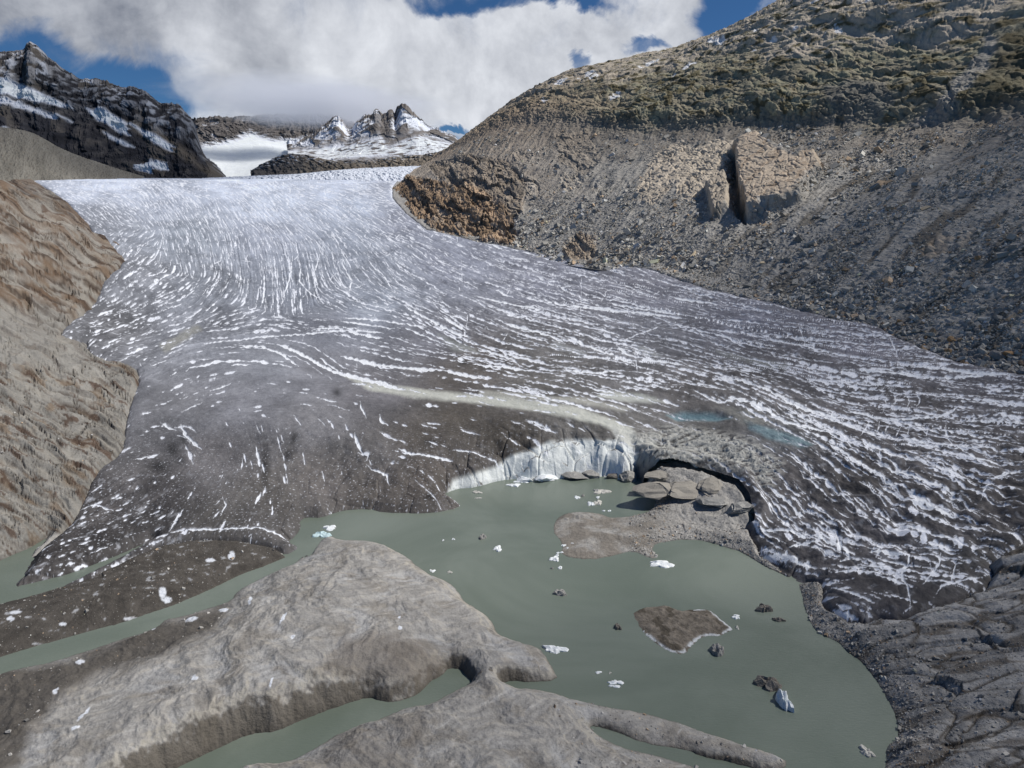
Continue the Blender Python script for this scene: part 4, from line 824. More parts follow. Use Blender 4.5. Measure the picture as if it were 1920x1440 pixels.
def prow(pts, xs, d):
    x = [p[0] for p in pts]; y = [p[1] for p in pts]
    return [(q, float(np.interp(q, x, y)), float(np.interp(q, [xs[0], xs[-1]], d))) for q in xs]
def farhill(name, label, rows, nu, nv, amps, rowt, colf, seed, peaks=0.0, ampf=None, mat=None):
    tv = np.interp(np.linspace(0, 1, nv), np.linspace(0, 1, len(rowt)), rowt)
    Pq, uu, vv = loft(rows, nu, nv, None, tv); N = normals(Pq)
    if N[nu//2, nv//2, 1] > 0: N = -N
    if seed != 231: N = N*.25+np.array([0, -.9, .1], F32)
    Ua, Va = arcs(Pq); V = np.broadcast_to(vv[None], Ua.shape).astype(F32); a, b_, c_ = amps
    w1_ = Ua+a*2*fbm(Ua/(a*12), Va/(a*12), 3, seed); w2__ = Va+a*2*fbm(Ua/(a*12), Va/(a*12), 3, seed+1)
    n1 = ridged(w1_/(a*4), w2__/(a*16), 6, seed+2, .62); s1, e1_, r1 = slabs(w1_/(a*1.6), w2__/(a*5), seed+3); n2 = fbm(w1_/(a*1.5), w2__/(a*1.5), 4, seed+5)
    d = a*n1+b_*s1+c_*n2
    qx, qy = proj(Pq[..., 0], Pq[..., 1], Pq[..., 2])
    if ampf is not None: d = d*ampf(qx, qy, V)
    Pq = Pq+N*(d*np.clip(V, 0, 1))[..., None]
    top = V > len(rows)-2.02
    spk = peaks*(ridged(Ua/(a*1.6), Ua*0+3, 5, seed+8, .7))
    Pq[..., 2] += spk*np.exp(-((V-(len(rows)-2))/.22)**2)
    cc = colf(qx, qy, V, n1, n2, s1, r1, e1_, Ua, Va)
    o = grid_obj(name, Pq[..., 0], Pq[..., 1], Pq[..., 2], mat or M_FAR, np.clip(cc, .01, .8)); setp(o, label, kind='structure'); return o
SNW = [.74, .78, .86]
# dark ridge on the left; rock colour lowered further for the cloud shade
def cf1(qx, qy, V, n1, n2, s1, r1, e, U_, V_):
    c = np.broadcast_to(np.array([.046, .046, .052], F32), qx.shape+(3,))*(1+.8*n2+.5*(r1-.5))[..., None]
    c = lerpc(c, [.15, .13, .105], sstep(.45, .8, r1+.4*n2)*.5); c = lerpc(c, [.16, .135, .105], pm(qx+16*n2, qy+10*n2, [(225,225),(290,240),(360,290),(375,310),(420,330),(400,332),(330,290),(250,245)], 8)*.7)
    wx, wy = qx+16*n2, qy+9*n2
    for P, k in [([(-60,130),(40,158),(110,190),(140,205),(100,198),(60,190),(20,182),(-60,170)], 1), ([(-60,165),(60,200),(120,225),(90,222),(40,205),(-60,190)], .8),([(165,205),(200,208),(245,235),(248,258),(225,250),(200,232),(180,225)], 1),
                 ([(200,250),(225,262),(250,275),(235,275),(210,262)], .9),([(245,232),(300,258),(325,275),(322,285),(290,270),(265,250)], 1),([(255,318),(285,302),(318,308),(310,316),(280,324)], 1),([(-60,240),(20,243),(30,250),(-60,258)], .7),([(85,215),(130,225),(135,228),(95,222)], .8)]:
        m = pm(wx, wy, P, 4)*k*sstep(-.55, -.1, n2+.3); c = lerpc(c, SNW, m)
    dust = sstep(.0, .35, n2+.25*n1)*sstep(1.9, 2.8, V)*.55; c = lerpc(c, SNW, dust*(.4+.6*sstep(.0, .3, s1)))
    return c
XR = [-350,-200,-100,-40,0,30,48,55,62,74,85,110,140,156,175,192,210,232,250,264,282,300,318,336,350,363,374,384,400,426]
farhill('mountain_ridge', 'dark jagged rock ridge with snow patches at the far left',
  [prow([(-350,335),(0,342),(426,348)], XR, (2100, 2600)), prow([(-350,262),(0,264),(140,298),(250,322),(426,338)], XR, (2200, 2640)), prow([(-350,180),(0,188),(140,222),(250,248),(330,268),(374,300),(426,336)], XR, (2450, 2750)),
   prow([(-350,90),(-100,98),(0,105),(30,102),(48,103),(55,91),(62,89),(74,97),(85,108),(110,128),(140,147),(156,156),(175,154),(192,156),(210,162),(232,170),(250,168),(264,172),(282,184),(300,200),(318,201),(336,203),(350,218),(363,233),(374,270),(384,294),(400,306),(426,333)], XR, (2700, 2900)),
   prow([(-350,95),(0,112),(62,96),(110,135),(156,162),(264,178),(336,210),(363,240),(384,300),(426,338)], XR, (3300, 3400))], 1000, 560, (24, 11, 12), [0, 1, 1.9, 2.9, 3.4, 4], cf1, 201, 16, lambda x, y, V: (.15+.85*sstep(430, 350, x))*(1-.6*sstep(2.4, 2.95, V)))
# grey-brown scree shoulder under it
def cf2(qx, qy, V, n1, n2, s1, r1, e, U_, V_):
    c = np.broadcast_to(np.array([.165, .158, .14], F32), qx.shape+(3,))*(1+.3*n2+.5*fbm(U_/30, V_/200, 4, 77))[..., None]
    return lerpc(c, [.10, .07, .05], sstep(.2, .45, n2)*.5)
farhill('scree_slope', 'smooth grey-brown scree shoulder above the left glacier edge',
  [[(-350,420,1150),(-100,420,1250),(0,400,1350),(60,370,1400),(120,355,1480),(200,350,1600),(270,348,1750)],
   [(-350,330,1300),(-100,320,1400),(0,330,1450),(60,335,1500),(120,336,1560),(200,335,1650),(270,336,1800)],
   [(-350,220,1600),(-100,232,1650),(0,244,1700),(60,255,1720),(120,285,1750),(200,312,1800),(270,333,1900)],
   [(-350,222,1900),(-100,236,1950),(0,248,2000),(60,259,2000),(120,289,2000),(200,318,2050),(270,338,2100)]], 500, 260, (3, .8, 3), [0, 1, 2, 3], cf2, 231, 0, None, M_SMOOTH)
# snow basin and back wall in the cloud
def cf3(qx, qy, V, n1, n2, s1, r1, e, U_, V_):
    c = np.broadcast_to(np.array(SNW, F32), qx.shape+(3,))*(1+.06*n2)[..., None]
    rk = np.broadcast_to(np.array([.12, .11, .105], F32), qx.shape+(3,))*(1+.8*n2+.6*(r1-.5))[..., None]
    lim = np.interp(qx, [300,400,440,470,510,560,640,700,900], [285,270,262,248,262,262,262,240,240])
    m = sstep(6, -6, qy-lim+12*n2); m = m*sstep(-.9, -.2, s1+n2+.2)
    c = c+(rk-c)*m[..., None]
    return c
farhill('snow_basin', 'white snow basin below a rock wall that fades into the cloud',
  [[(300,345,3300),(420,345,3300),(500,345,3300),(560,345,3300),(700,345,3300),(830,345,3300)],
   [(300,325,3500),(420,333,3500),(500,325,3500),(560,315,3500),(700,310,3500),(830,310,3500)],
   [(300,270,4200),(420,285,4300),(500,280,4400),(560,290,4400),(700,290,4400),(830,290,4400)],
   [(300,262,4700),(380,245,4700),(470,245,4800),(560,244,4800),(640,240,4800),(830,280,4800)],
   [(300,240,5000),(380,226,5000),(470,222,5000),(560,220,5000),(640,226,5000),(830,285,5000)],
   [(300,250,5500),(380,232,5500),(470,228,5500),(560,226,5500),(640,232,5500),(830,290,5500)]], 620, 420, (24, 22, 14), [0, 1, 2, 3, 4, 5], cf3, 261, 20, lambda x, y, V: np.where(V > 2, .08+.92*sstep(6, -6, y-np.interp(x, [300,400,440,470,510,560,640,700,900], [285,270,262,248,262,262,262,240,240])), .08))
def cf4(qx, qy, V, n1, n2, s1, r1, e, U_, V_):
    c = np.broadcast_to(np.array([.16, .145, .135], F32), qx.shape+(3,))*(1+.5*n2+.5*(r1-.5))[..., None]
    wx, wy = qx+10*n2, qy+8*n2
    sn = np.zeros(qx.shape, F32)
    sn = np.maximum(sn, sstep(2.15, 2.5, V+.25*n2)*sstep(.25, -.1, s1+.8*n2)*.9)
    sn = np.maximum(sn, sstep(.9, 1.3, V+.3*n2)*sstep(2.4, 2.1, V)*sstep(.35, .0, n2+.4*n1-.15))
    for P in [[(693,222),(704,215),(735,215),(735,268),(722,270),(710,240)], [(725,275),(750,235),(768,250),(790,240),(800,250),(760,262),(728,275)]]:
        sn = sn*(1-.85*pm(wx, wy, P, 3))
    return lerpc(c, SNW, sn)
XP = [540,575,600,618,632,642,655,672,684,698,708,722,734,742,750,757,766,780,800,825,850,880,900]
farhill('snowy_peak', 'jagged snow-dusted rock peaks in the centre behind the glacier',
  [prow([(540,345),(900,345)], XP, (2900, 2900)), prow([(540,308),(700,300),(900,295)], XP, (3000, 3000)), prow([(540,288),(640,283),(700,270),(780,262),(850,275),(900,290)], XP, (3500, 3200)),
   prow([(540,272),(575,262),(600,248),(618,238),(632,224),(642,232),(655,246),(672,232),(684,224),(698,220),(708,214),(722,222),(734,214),(742,224),(750,207),(757,203),(766,210),(780,222),(800,240),(825,250),(850,262),(880,283),(900,296)], XP, (4000, 3700)),
   prow([(540,276),(600,255),(632,232),(655,252),(698,228),(757,214),(800,248),(850,268),(900,300)], XP, (4500, 4300))], 860, 460, (26, 20, 10), [0, 1, 2, 3, 4], cf4, 291, 22, lambda x, y, V: .25+.75*sstep(2.1, 2.6, V))
# low rock shelf below the snow
def cf5(qx, qy, V, n1, n2, s1, r1, e, U_, V_):
    c = np.broadcast_to(np.array([.21, .18, .145], F32), qx.shape+(3,))*(1+.6*n2+.6*(r1-.5))[..., None]
    c = lerpc(c, [.09, .085, .085], sstep(600, 520, qx+20*n2)*.8)
    return lerpc(c, SNW, sstep(.25, .45, n2+.1)*sstep(1.2, 1.8, V)*.8)
farhill('rock_shelf', 'low brown rock shelf between the glacier rim and the snowy peaks',
  [[(470,348,2500),(560,345,2500),(650,335,2450),(740,325,2400),(830,320,2350),(880,315,2300)],
   [(470,325,2600),(560,322,2600),(650,315,2600),(740,310,2550),(830,300,2500),(880,300,2500)],
   [(472,322,2750),(540,292,2750),(640,304,2750),(740,297,2700),(830,288,2650),(880,284,2600)],
   [(472,328,3000),(540,299,3000),(650,306,3000),(740,298,3000),(830,290,3000),(880,286,3000)]], 500, 200, (10, 10, 7), [0, 1, 2, 3], cf5, 321, 3)
# upper step of the glacier behind the rim
def cf6(qx, qy, V, n1, n2, s1, r1, e, U_, V_):
    c = np.broadcast_to(np.array([.66, .70, .78], F32), qx.shape+(3,))*(1+.15*n2)[..., None]
    f = fbm(U_/14, V_/60+U_/90, 4, 333); return lerpc(c, [.40, .46, .54], sstep(.05, .3, f)*.6)
farhill('upper_glacier', 'white broken upper step of the glacier behind the rim',
  [[(380,372,1650),(480,368,1650),(560,366,1640),(640,364,1620),(720,366,1600),(800,370,1560)],
   [(380,338,1900),(480,334,1880),(560,331,1860),(640,326,1800),(720,328,1760),(800,330,1700)],
   [(380,337,2400),(480,332,2400),(560,328,2380),(640,320,2350),(720,315,2300),(810,312,2250)],
   [(380,345,2700),(480,340,2700),(560,336,2700),(640,328,2700),(720,323,2700),(810,320,2700)]], 500, 260, (4, 5, 3), [0, 1, 2, 3], cf6, 341, 2)
print('far done')

# cloud bank resting on the back wall
def cloud_bank():
    m = bpy.data.materials.new('cloud_vapour'); m.use_nodes = True; T = NT(m.node_tree); T.n.clear()
    tcn = T.add('ShaderNodeTexCoord').outputs['Object']
    ln = T.add('ShaderNodeVectorMath', operation='LENGTH'); T.inp(ln.inputs[0], tcn)
    nz = T.noise(tcn, 2.6, 6, 0.6, 0.3)
    e = T.math('SUBTRACT', T.math('ADD', 1.0, T.math('MULTIPLY', T.math('SUBTRACT', nz, .5), 0.9)), ln.outputs['Value'])
    dn = T.math('MULTIPLY', T.mapr(e, 0.12, 0.75), 0.008)
    v = T.add('ShaderNodeVolumePrincipled'); v.inputs['Color'].default_value = (.93, .95, 1, 1); T.inp(v.inputs['Density'], dn); v.inputs['Anisotropy'].default_value = 0.0
    T.l.new(v.outputs[0], T.add('ShaderNodeOutputMaterial').inputs['Volume'])
    import bmesh
    bm = bmesh.new(); bmesh.ops.create_icosphere(bm, subdivisions=4, radius=1.15); me = bpy.data.meshes.new('cloud'); bm.to_mesh(me); bm.free(); me.materials.append(m)
    o = bpy.data.objects.new('cloud', me); COLL.objects.link(o)
    o.location = Vector(PT(585, 192, 4250)); o.scale = (960, 380, 185); o.rotation_euler = (0, R(3), R(8))
    setp(o, 'grey cloud bank resting on the rock wall behind the snow basin', kind='stuff')
cloud_bank()

# ------------------------------------------------------------------ loose rock and ice
CUBE = np.array([[-1,-1,-1],[1,-1,-1],[1,1,-1],[-1,1,-1],[-1,-1,1],[1,-1,1],[1,1,1],[-1,1,1]], F32)
CUF = np.array([[0,3,2,1],[4,5,6,7],[0,1,5,4],[1,2,6,5],[2,3,7,6],[3,0,4,7]], np.int32)
def rocks_mesh(name, pos, size, mat, cols, seed, flat_=.62):
    r = np.random.default_rng(seed); N = len(pos)
    V = np.repeat(CUBE[None], N, 0)*(1+r.uniform(-.42, .25, (N, 8, 3)))
    V = V*r.uniform(.55, 1.25, (N, 1, 3))*np.array([1, 1, flat_]); V = V*size[:, None, None]*.5
    for ax in range(3):
        a = r.uniform(0, 6.28 if ax == 2 else 1.0, N); c_, s_ = np.cos(a)[:, None], np.sin(a)[:, None]; i, j = [(1, 2), (0, 2), (0, 1)][ax]
        p, q = V[..., i].copy(), V[..., j].copy(); V[..., i] = p*c_-q*s_; V[..., j] = p*s_+q*c_
    V = V+pos[:, None, :]
    Fq = (CUF[None]+8*np.arange(N)[:, None, None]).reshape(-1, 4)
    return mesh_np(name, V.reshape(-1, 3), Fq, mat, np.repeat(cols, 8, 0).astype(F32), flat=True)
def rock_cols(n, r, base=(.30,.285,.255)):
    c = np.array(base)[None]*r.lognormal(0, .30, n)[:, None]; k = r.random(n) < .12; c[k] = c[k]*np.array([1.15, .9, .68]); return np.clip(c, .04, .6)
M_STONE = ground_mat('loose_stone', 0.9, ((0.4, 0.12), (2.5, 0.2)), 0.3, 2.0, 0.2)
r = np.random.default_rng(5)
PX_, PY_ = proj(Pw[..., 0], Pw[..., 1], Pw[..., 2]); dist = np.hypot(Pw[..., 0], Pw[..., 1])
cell = np.linalg.norm(np.gradient(Pw, axis=0), axis=-1)*np.linalg.norm(np.gradient(Pw, axis=1), axis=-1)
wgt = (1-rock)*np.clip(1-om*1.5, 0, 1)*cell*(vv > .75)*(vv < 3.05)*(PX_ > 850)*(PX_ < 2080)*(.25+1.2*np.exp(-(vv-1)/.55)+.8*np.clip(b1_*1.5+b2_, 0, 1))/dist**1.3
wgt = wgt*np.where(PX_ > 1400, 1.3, .8); wf = (wgt/wgt.sum()).ravel()
fan = np.clip(.15+2.2*fbm(wu/30, wv_/110, 4, 131)+.5, .08, 1.4); smoothz = 1-.9*pm(PX_, PY_, [(1290,520),(1400,470),(1480,490),(1500,560),(1400,570)], 20)
wf = (wgt*fan*smoothz); wf = (wf/wf.sum()).ravel()
N = 62000; idx = np.searchsorted(np.cumsum(wf), r.random(N)); idx = np.clip(idx, 0, Pw.shape[0]*Pw.shape[1]-1)
pos = Pw.reshape(-1, 3)[idx]+r.normal(0, .4, (N, 3)); dd = dist.ravel()[idx]; vq = vv.ravel()[idx]
size = r.pareto(2.7, N)*.42+.34; size = np.clip(size*(1+.9*np.exp(-(vq-1)/.35)), .3, 4.0)*np.clip(dd/420, .75, 1.7)
o = rocks_mesh('scree', pos, size, M_STONE, rock_cols(N, r, (.40,.385,.35)), 8); setp(o, 'loose angular grey stones covering the lower mountainside', kind='stuff')
mm = np.where(((lab == 0) & (dg2 < -.3) & (dg2 > -22) & (PY2 < 800) & (PX2 > 850) & (PX2 < 1990)).ravel())[0]
P2 = np.stack([X2, Y2, Z2], -1).reshape(-1, 3); cm = (np.abs(np.gradient(X2, axis=0))*np.abs(np.gradient(Rd2, axis=1))).ravel()[mm]
k = r.choice(mm, 9000, p=cm/cm.sum()); sz = np.clip(r.pareto(2.3, 9000)*.5+.5, .4, 3.2)*(.8+.4*(PX2.ravel()[k] > 1450))
o = rocks_mesh('rubble', P2[k]+np.c_[np.zeros((9000, 2)), sz*.12], sz, M_STONE, rock_cols(9000, r, (.38,.365,.33)), 18); setp(o, 'belt of angular rubble between the ice edge and the mountainside', kind='stuff')
# gravel along the shore and on the dirty strips
P2 = np.stack([X2, Y2, Z2], -1).reshape(-1, 3)
cell2 = np.abs(np.gradient(X2, axis=0))*np.abs(np.gradient(Rd2, axis=1))+1e-4
wg = cell2*((lab == 0)*(dg2 < -.5)*(np.exp(-(dw2-1)/5)*2.2+.35*rockm)*(PX2 > 1180)+.10*(lab == 1)+.16*(lab == 3)*sstep(1000, 1100, PX2)+.05*(lab == 4)+.05*(lab == 2)*dirtL)*(dw2 > .3)*(PX2 > -60)*(PX2 < 1980)*(PY2 < 1480)*(Rd2 < 420)
wg = (wg/wg.sum()).ravel(); N = 26000; idx = np.clip(np.searchsorted(np.cumsum(wg), r.random(N)), 0, len(P2)-1)
size = np.clip(r.pareto(2.6, N)*.13+.12, .1, .9); pos = P2[idx]+r.normal(0, .12, (N, 3))*np.array([1, 1, 0])
o = rocks_mesh('gravel', pos, size, M_STONE, rock_cols(N, r, (.33,.32,.30)), 9); setp(o, 'scattered pale gravel along the lake shore and on the dirty ice', kind='stuff')

import bmesh
def boulder_mesh(seed, tint, name='boulder', squash=.72, mat=None, planes=16, dr=(.52, .86)):
    r = np.random.default_rng(seed); bm = bmesh.new(); bmesh.ops.create_icosphere(bm, subdivisions=3, radius=1.0)
    V = np.array([v.co[:] for v in bm.verts]); 
    for k in range(planes):
        n = r.normal(0, 1, 3); n /= np.linalg.norm(n); d = r.uniform(*dr); h = V@n-d; V = V-np.clip(h, 0, None)[:, None]*n
    V = V*np.array([r.uniform(.85, 1.2), r.uniform(.7, 1.0), squash*r.uniform(.85, 1.15)])
    V += .03*r.normal(0, 1, V.shape)
    for v, p in zip(bm.verts, V): v.co = p
    me = bpy.data.meshes.new(name); bm.to_mesh(me); bm.free()
    a = me.attributes.new('Col', 'FLOAT_COLOR', 'POINT'); c = np.ones((len(me.vertices), 4), F32); c[:, :3] = np.array(tint)*(1+.15*r.normal(0, 1, (len(V), 1))*0+.25*fbm(V[:, :1]*2+seed, V[:, 1:2]*2+V[:, 2:3], 3, seed % 7)); a.data.foreach_set('color', np.clip(c, 0, .8).ravel())
    me.materials.append(mat or M_STONE); me.shade_flat(); return me
def link(name, me, loc, sc, rz, label, cat, group=None, tilt=(0, 0)):
    o = bpy.data.objects.new(name, me); COLL.objects.link(o); o.location = loc; o.scale = (sc if isinstance(sc, tuple) else (sc, sc, sc)); o.rotation_euler = (tilt[0], tilt[1], rz)
    return setp(o, label, cat, group)
GRY, PAL, ORG, BRN = (.27,.255,.235), (.40,.38,.335), (.36,.235,.13), (.22,.16,.115)
BM = {k: [boulder_mesh(50+i*7+j, t) for j in range(4)] for i, (k, t) in enumerate([('g', GRY), ('p', PAL), ('o', ORG), ('b', BRN)])}
flatP = np.vstack([Pw.reshape(-1, 3), P2[mm]]); ppx, ppy = proj(P2[mm, 0], P2[mm, 1], P2[mm, 2]); fx = np.r_[PX_.ravel(), ppx]; fy = np.r_[PY_.ravel(), ppy]
vall = np.r_[vv.ravel(), np.full(len(mm), 1.0)]; okw = vall > .95; call = np.r_[cell.ravel(), cm*2.5]
glP = np.stack([X, Y, Zg], -1).reshape(-1, 3)
def on_wall(px, py):
    k = np.argmin(np.where(okw, (fx-px)**2+(fy-py)**2, 1e12)); return flatP[k]
BL = [(1838,665,27,'p','tan block leaning on its neighbours at the lower right foot of the scree'),(1865,675,32,'g','largest grey boulder at the foot of the scree by the right frame edge'),(1890,668,21,'o','orange boulder wedged behind the pale blocks at the right scree foot'),
 (1882,684,23,'p','pale boulder in front of the orange one at the right scree foot'),(1914,684,20,'b','brown boulder at the extreme right of the scree foot'),(1912,700,15,'g','small grey stone on the ice edge at the extreme right'),(1843,680,17,'p','flat pale stone below the tan block on the ice edge'),
 (1783,639,21,'o','solitary orange-brown boulder on the glacier margin'),(1743,631,19,'p','squarish pale boulder left of the solitary orange one'),(1764,628,12,'g','small grey boulder between the squarish pale and the orange boulder'),(1798,650,12,'p','small pale stone right of the solitary orange boulder'),
 (1727,615,15,'g','grey slab above the pale low block on the glacier margin'),(1717,623,17,'p','pale low block sitting on the glacier margin'),(1685,605,13,'o','rusty block where the scree meets the ice'),(1705,614,12,'g','dull grey block right of the rusty one on the ice edge'),
 (1638,595,12,'g','rounded grey boulder low in the scree left of the rusty block'),(1648,598,9,'b','dark stone touching the rounded grey boulder'),(1845,580,18,'p','pale boulder alone high on the smooth dark scree'),(1787,558,12,'p','buff boulder high in the scree above the rusty ones'),
 (1480,548,11,'p','pale boulder at the left end of the right scree edge'),(1443,552,7,'p','small pale stone on the grey silt at the glacier corner'),(1462,532,6,'p','tiny pale stone on the smooth silt slope'),(1530,577,11,'g','blocky grey boulder on the bend of the glacier margin')]
for i, (px, py, wd, k, lb) in enumerate(BL):
    p = on_wall(px, py); dep = p[1]*cp-(p[2]-H)*sp; sc = wd/2*dep/FPX*1.05
    link('boulder', BM[k][i % 4], (p[0], p[1], p[2]+sc*.25), float(sc), i*1.7, lb, 'boulder')
# many more along the scree foot
m = okw & (vall < 2.1) & (fx > 1420) & (fx < 1935) & (fy > 380)
cand = np.where(m)[0]; pw = np.exp(-(vall[cand]-.95)/.30)*call[cand]*np.clip((fx[cand]-1400)/300, .1, 1.3); pw /= pw.sum()
sel = r.choice(cand, 215, replace=False, p=pw)
for i, k in enumerate(sel):
    p = flatP[k]; sc = float(np.clip(r.lognormal(.25, .4), .8, 3.2))*(1.15 if fx[k] > 1700 else 1.0); kd = 'gggppgbgpo'[i % 10]
    where = 'near the ice edge' if vall[k] < 1.15 else 'higher up the scree'
    word = {'g': 'grey', 'p': 'pale buff', 'o': 'rusty orange', 'b': 'dark brown'}[kd]
    link('boulder', BM[kd][i % 4], (p[0], p[1], p[2]+sc*.2), sc, float(r.random()*6.28), word+' angular boulder lying in the right scree '+where, 'boulder', word+' boulders in the right scree '+where)
# floating ice and stranded blocks on the lake
def ice_mat(name, col, ss=.0, rough=.45):
    m = bpy.data.materials.new(name); m.use_nodes = True; T = NT(m.node_tree); T.n.clear(); g = T.add('ShaderNodeNewGeometry').outputs['Position']
    b = T.add('ShaderNodeBsdfPrincipled'); n = T.noise(g, 2.2, 5, .6)
    T.inp(b.inputs['Base Color'], T.mix(T.mapr(n, .35, .7), tuple(col)+(1,), tuple(min(.9, c*1.25) for c in col)+(1,))); b.inputs['Roughness'].default_value = rough
    bp = T.add('ShaderNodeBump'); bp.inputs['Strength'].default_value = .5; bp.inputs['Distance'].default_value = .4; T.inp(bp.inputs['Height'], T.noise(g, 3.0, 6, .6)); T.l.new(bp.outputs[0], b.inputs['Normal'])
    T.l.new(b.outputs[0], T.add('ShaderNodeOutputMaterial').inputs[0]); return m
I_W = ice_mat('white_ice', (.74,.80,.82)); I_B = ice_mat('bluish_ice', (.50,.64,.66)); I_G = ice_mat('grey_ice', (.24,.235,.22)); I_D = ice_mat('dirty_ice', (.15,.135,.115)); I_C = ice_mat('chalky_ice', (.46,.45,.41)); I_R = ice_mat('pale_rock', (.27,.25,.215), rough=.8)
def slab_mesh(seed, L, Wd, hgt, mat, spiky=.3, rise=.3, name='ice_floe'):
    r = np.random.default_rng(seed); n = 30; th = np.linspace(0, 2*np.pi, n, endpoint=False); ph = r.random(6)*6.28
    rad_ = 1+spiky*(.5*np.sin(2*th+ph[0])+.4*np.sin(3*th+ph[1])+.3*np.sin(5*th+ph[2])+.2*np.sin(8*th+ph[3])); rad_ = np.clip(rad_+r.normal(0, .05*spiky*3, n), .35, 1.7)
    V = []; Fc = []
    prof = [(1.0, -.5), (1.03, .02), (.95, .55), (.72, .8), (.45, 1.0), (.2, 1.0)]
    for q, z in prof:
        zz = z*hgt*(1+rise*3*perlin(np.cos(th)*q*1.7+seed, np.sin(th)*q*1.7)) if z > .1 else z*hgt
        V.append(np.stack([np.cos(th)*rad_*q*L/2, np.sin(th)*rad_*q*Wd/2, zz+0*th], -1))
    V = np.concatenate(V+[np.array([[0, 0, hgt*1.0]])])
    for k in range(len(prof)-1):
        for i in range(n): j = (i+1) % n; Fc.append((k*n+i, k*n+j, (k+1)*n+j, (k+1)*n+i))
    for i in range(n): Fc.append(((len(prof)-1)*n+i, (len(prof)-1)*n+(i+1) % n, len(V)-1))
    me = bpy.data.meshes.new(name); me.from_pydata(V.tolist(), [], Fc); me.materials.append(mat); me.shade_flat(); return me
FL = [ # px, py, width px, height px, kind, label
 (1240,1058,48,11,'W','longest white floe lying just below the sand bar spit'),(1040,1218,38,14,'W','white floe with two raised ends in mid lake'),(1469,1317,24,34,'W','tall spiky white ice fragment near the brown wedge rock'),(1155,1280,24,8,'W','white floe floating just above its thinner twin near the silt point'),
 (1153,1287,24,4,'W','thin white sliver below a thicker floe near the silt point'),(933,1029,16,9,'W','rounded white floe right of the small grey block'),(905,1008,12,10,'G','small grey ice block in the upper lake'),(1050,1113,26,11,'G','oval grey ringed ice block in the middle of the lake'),
 (1158,1177,14,10,'D','small dark jagged block left of the brown floe'),(1345,1222,23,22,'G','round grey block just below the big brown floe'),(1440,1285,46,22,'D','brown wedge-shaped block rising from the lake'),(1432,1143,24,15,'D','dark lump with white specks off the right shore'),(1459,1163,22,7,'D','narrow dark tail trailing behind the dark lump'),
 (1625,1411,24,15,'C','grey-white block near the lower right shore'),(1380,1157,15,7,'W','small white floe right of the big brown floe'),(1382,1177,7,5,'C','little pale cube at the tip of the big brown floe'),(1122,1261,11,4,'W','thin white chip above the twin floes'),(1144,1262,5,3,'C','tiny pale chip right of the thin white one'),
 (1050,1065,8,5,'W','small white floe below the sand bar corner'),(1035,1066,6,3,'G','faint grey floe beside the small white one below the sand bar'),(1040,1048,20,8,'W','white floe cluster pressed against the sand bar'),
 (618,990,26,8,'W','flat white floe in the upper left inlet'),(603,1003,28,11,'B','flat bluish floe below the white one in the inlet'),(963,910,20,6,'W','flat white slab floating below the ice cliff'),(978,903,22,6,'W','white slab drifting against the foot of the ice cliff'),
 (894,923,16,5,'C','pale flat floe left of the ice cliff foot'),(897,934,12,2,'C','very thin pale floe below the flat one left of the cliff'),(1082,933,11,5,'W','white floe in the cove left of the broken group'),(1093,930,6,4,'G','grey chip beside the white floe in the cove'),
 (1127,922,26,9,'C','long broken pale floe at the top of the cove'),(1121,933,6,4,'W','white chip just below the long broken floe'),(1108,945,12,8,'W','white lump left of its larger neighbour in the cove'),(1121,943,14,10,'C','pale lump in the middle of the cove group'),
 (812,1071,9,4,'W','white chip by the shore of the large silt mound'),(843,1073,9,4,'C','pale chip right of the white one off the silt mound'),(850,1011,5,3,'W','tiny white chip in the upper lake'),(831,1013,3.5,2.5,'W','tiniest white chip left of its neighbour in the upper lake')]
TINY = [(1057,1023,8,4),(1064,1028,5,3),(1053,1036,6,3),(1046,1037,5,3),(1045,1041,5,3),(1073,1019,6,4),(1083,1017,4,3),(1089,1031,3,2),(1132,958,5,3),(1143,958,6,3),(807,1069,4,2),(1207,1184,3,2)]
MT = {'W': I_W, 'B': I_B, 'G': I_G, 'D': I_D, 'C': I_C, 'R': I_R}
def floe(i, px, py, w_, h_, k, lb, grp=None, hs=1.0):
    p = PZ(px, py, 0); dep = p[1]*cp+H*sp; s1 = w_*dep/FPX; sinp = H/np.linalg.norm(p-np.array([0, 0, H]))
    tall = k in 'DG' or h_ > w_*.8
    hh = (h_*dep/FPX)*(.45 if tall else .22)+.08; W2 = max(h_*dep/FPX*(.75 if tall else .95)/sinp, .25)
    me = slab_mesh(300+i, s1, W2, hh*hs, MT[k], .22 if k in 'G' else .42, .35)
    link('ice_floe', me, (p[0], p[1]+W2*.0, 0), 1.0, 0.0, lb, 'ice floe', grp)
for i, f in enumerate(FL): floe(i, *f)
for i, (a, b_, c_, d_) in enumerate(TINY): floe(80+i, a, b_, c_, d_, 'W', 'tiny white ice chip floating beside the sand bar or shore', 'tiny ice chips around the sand bar')
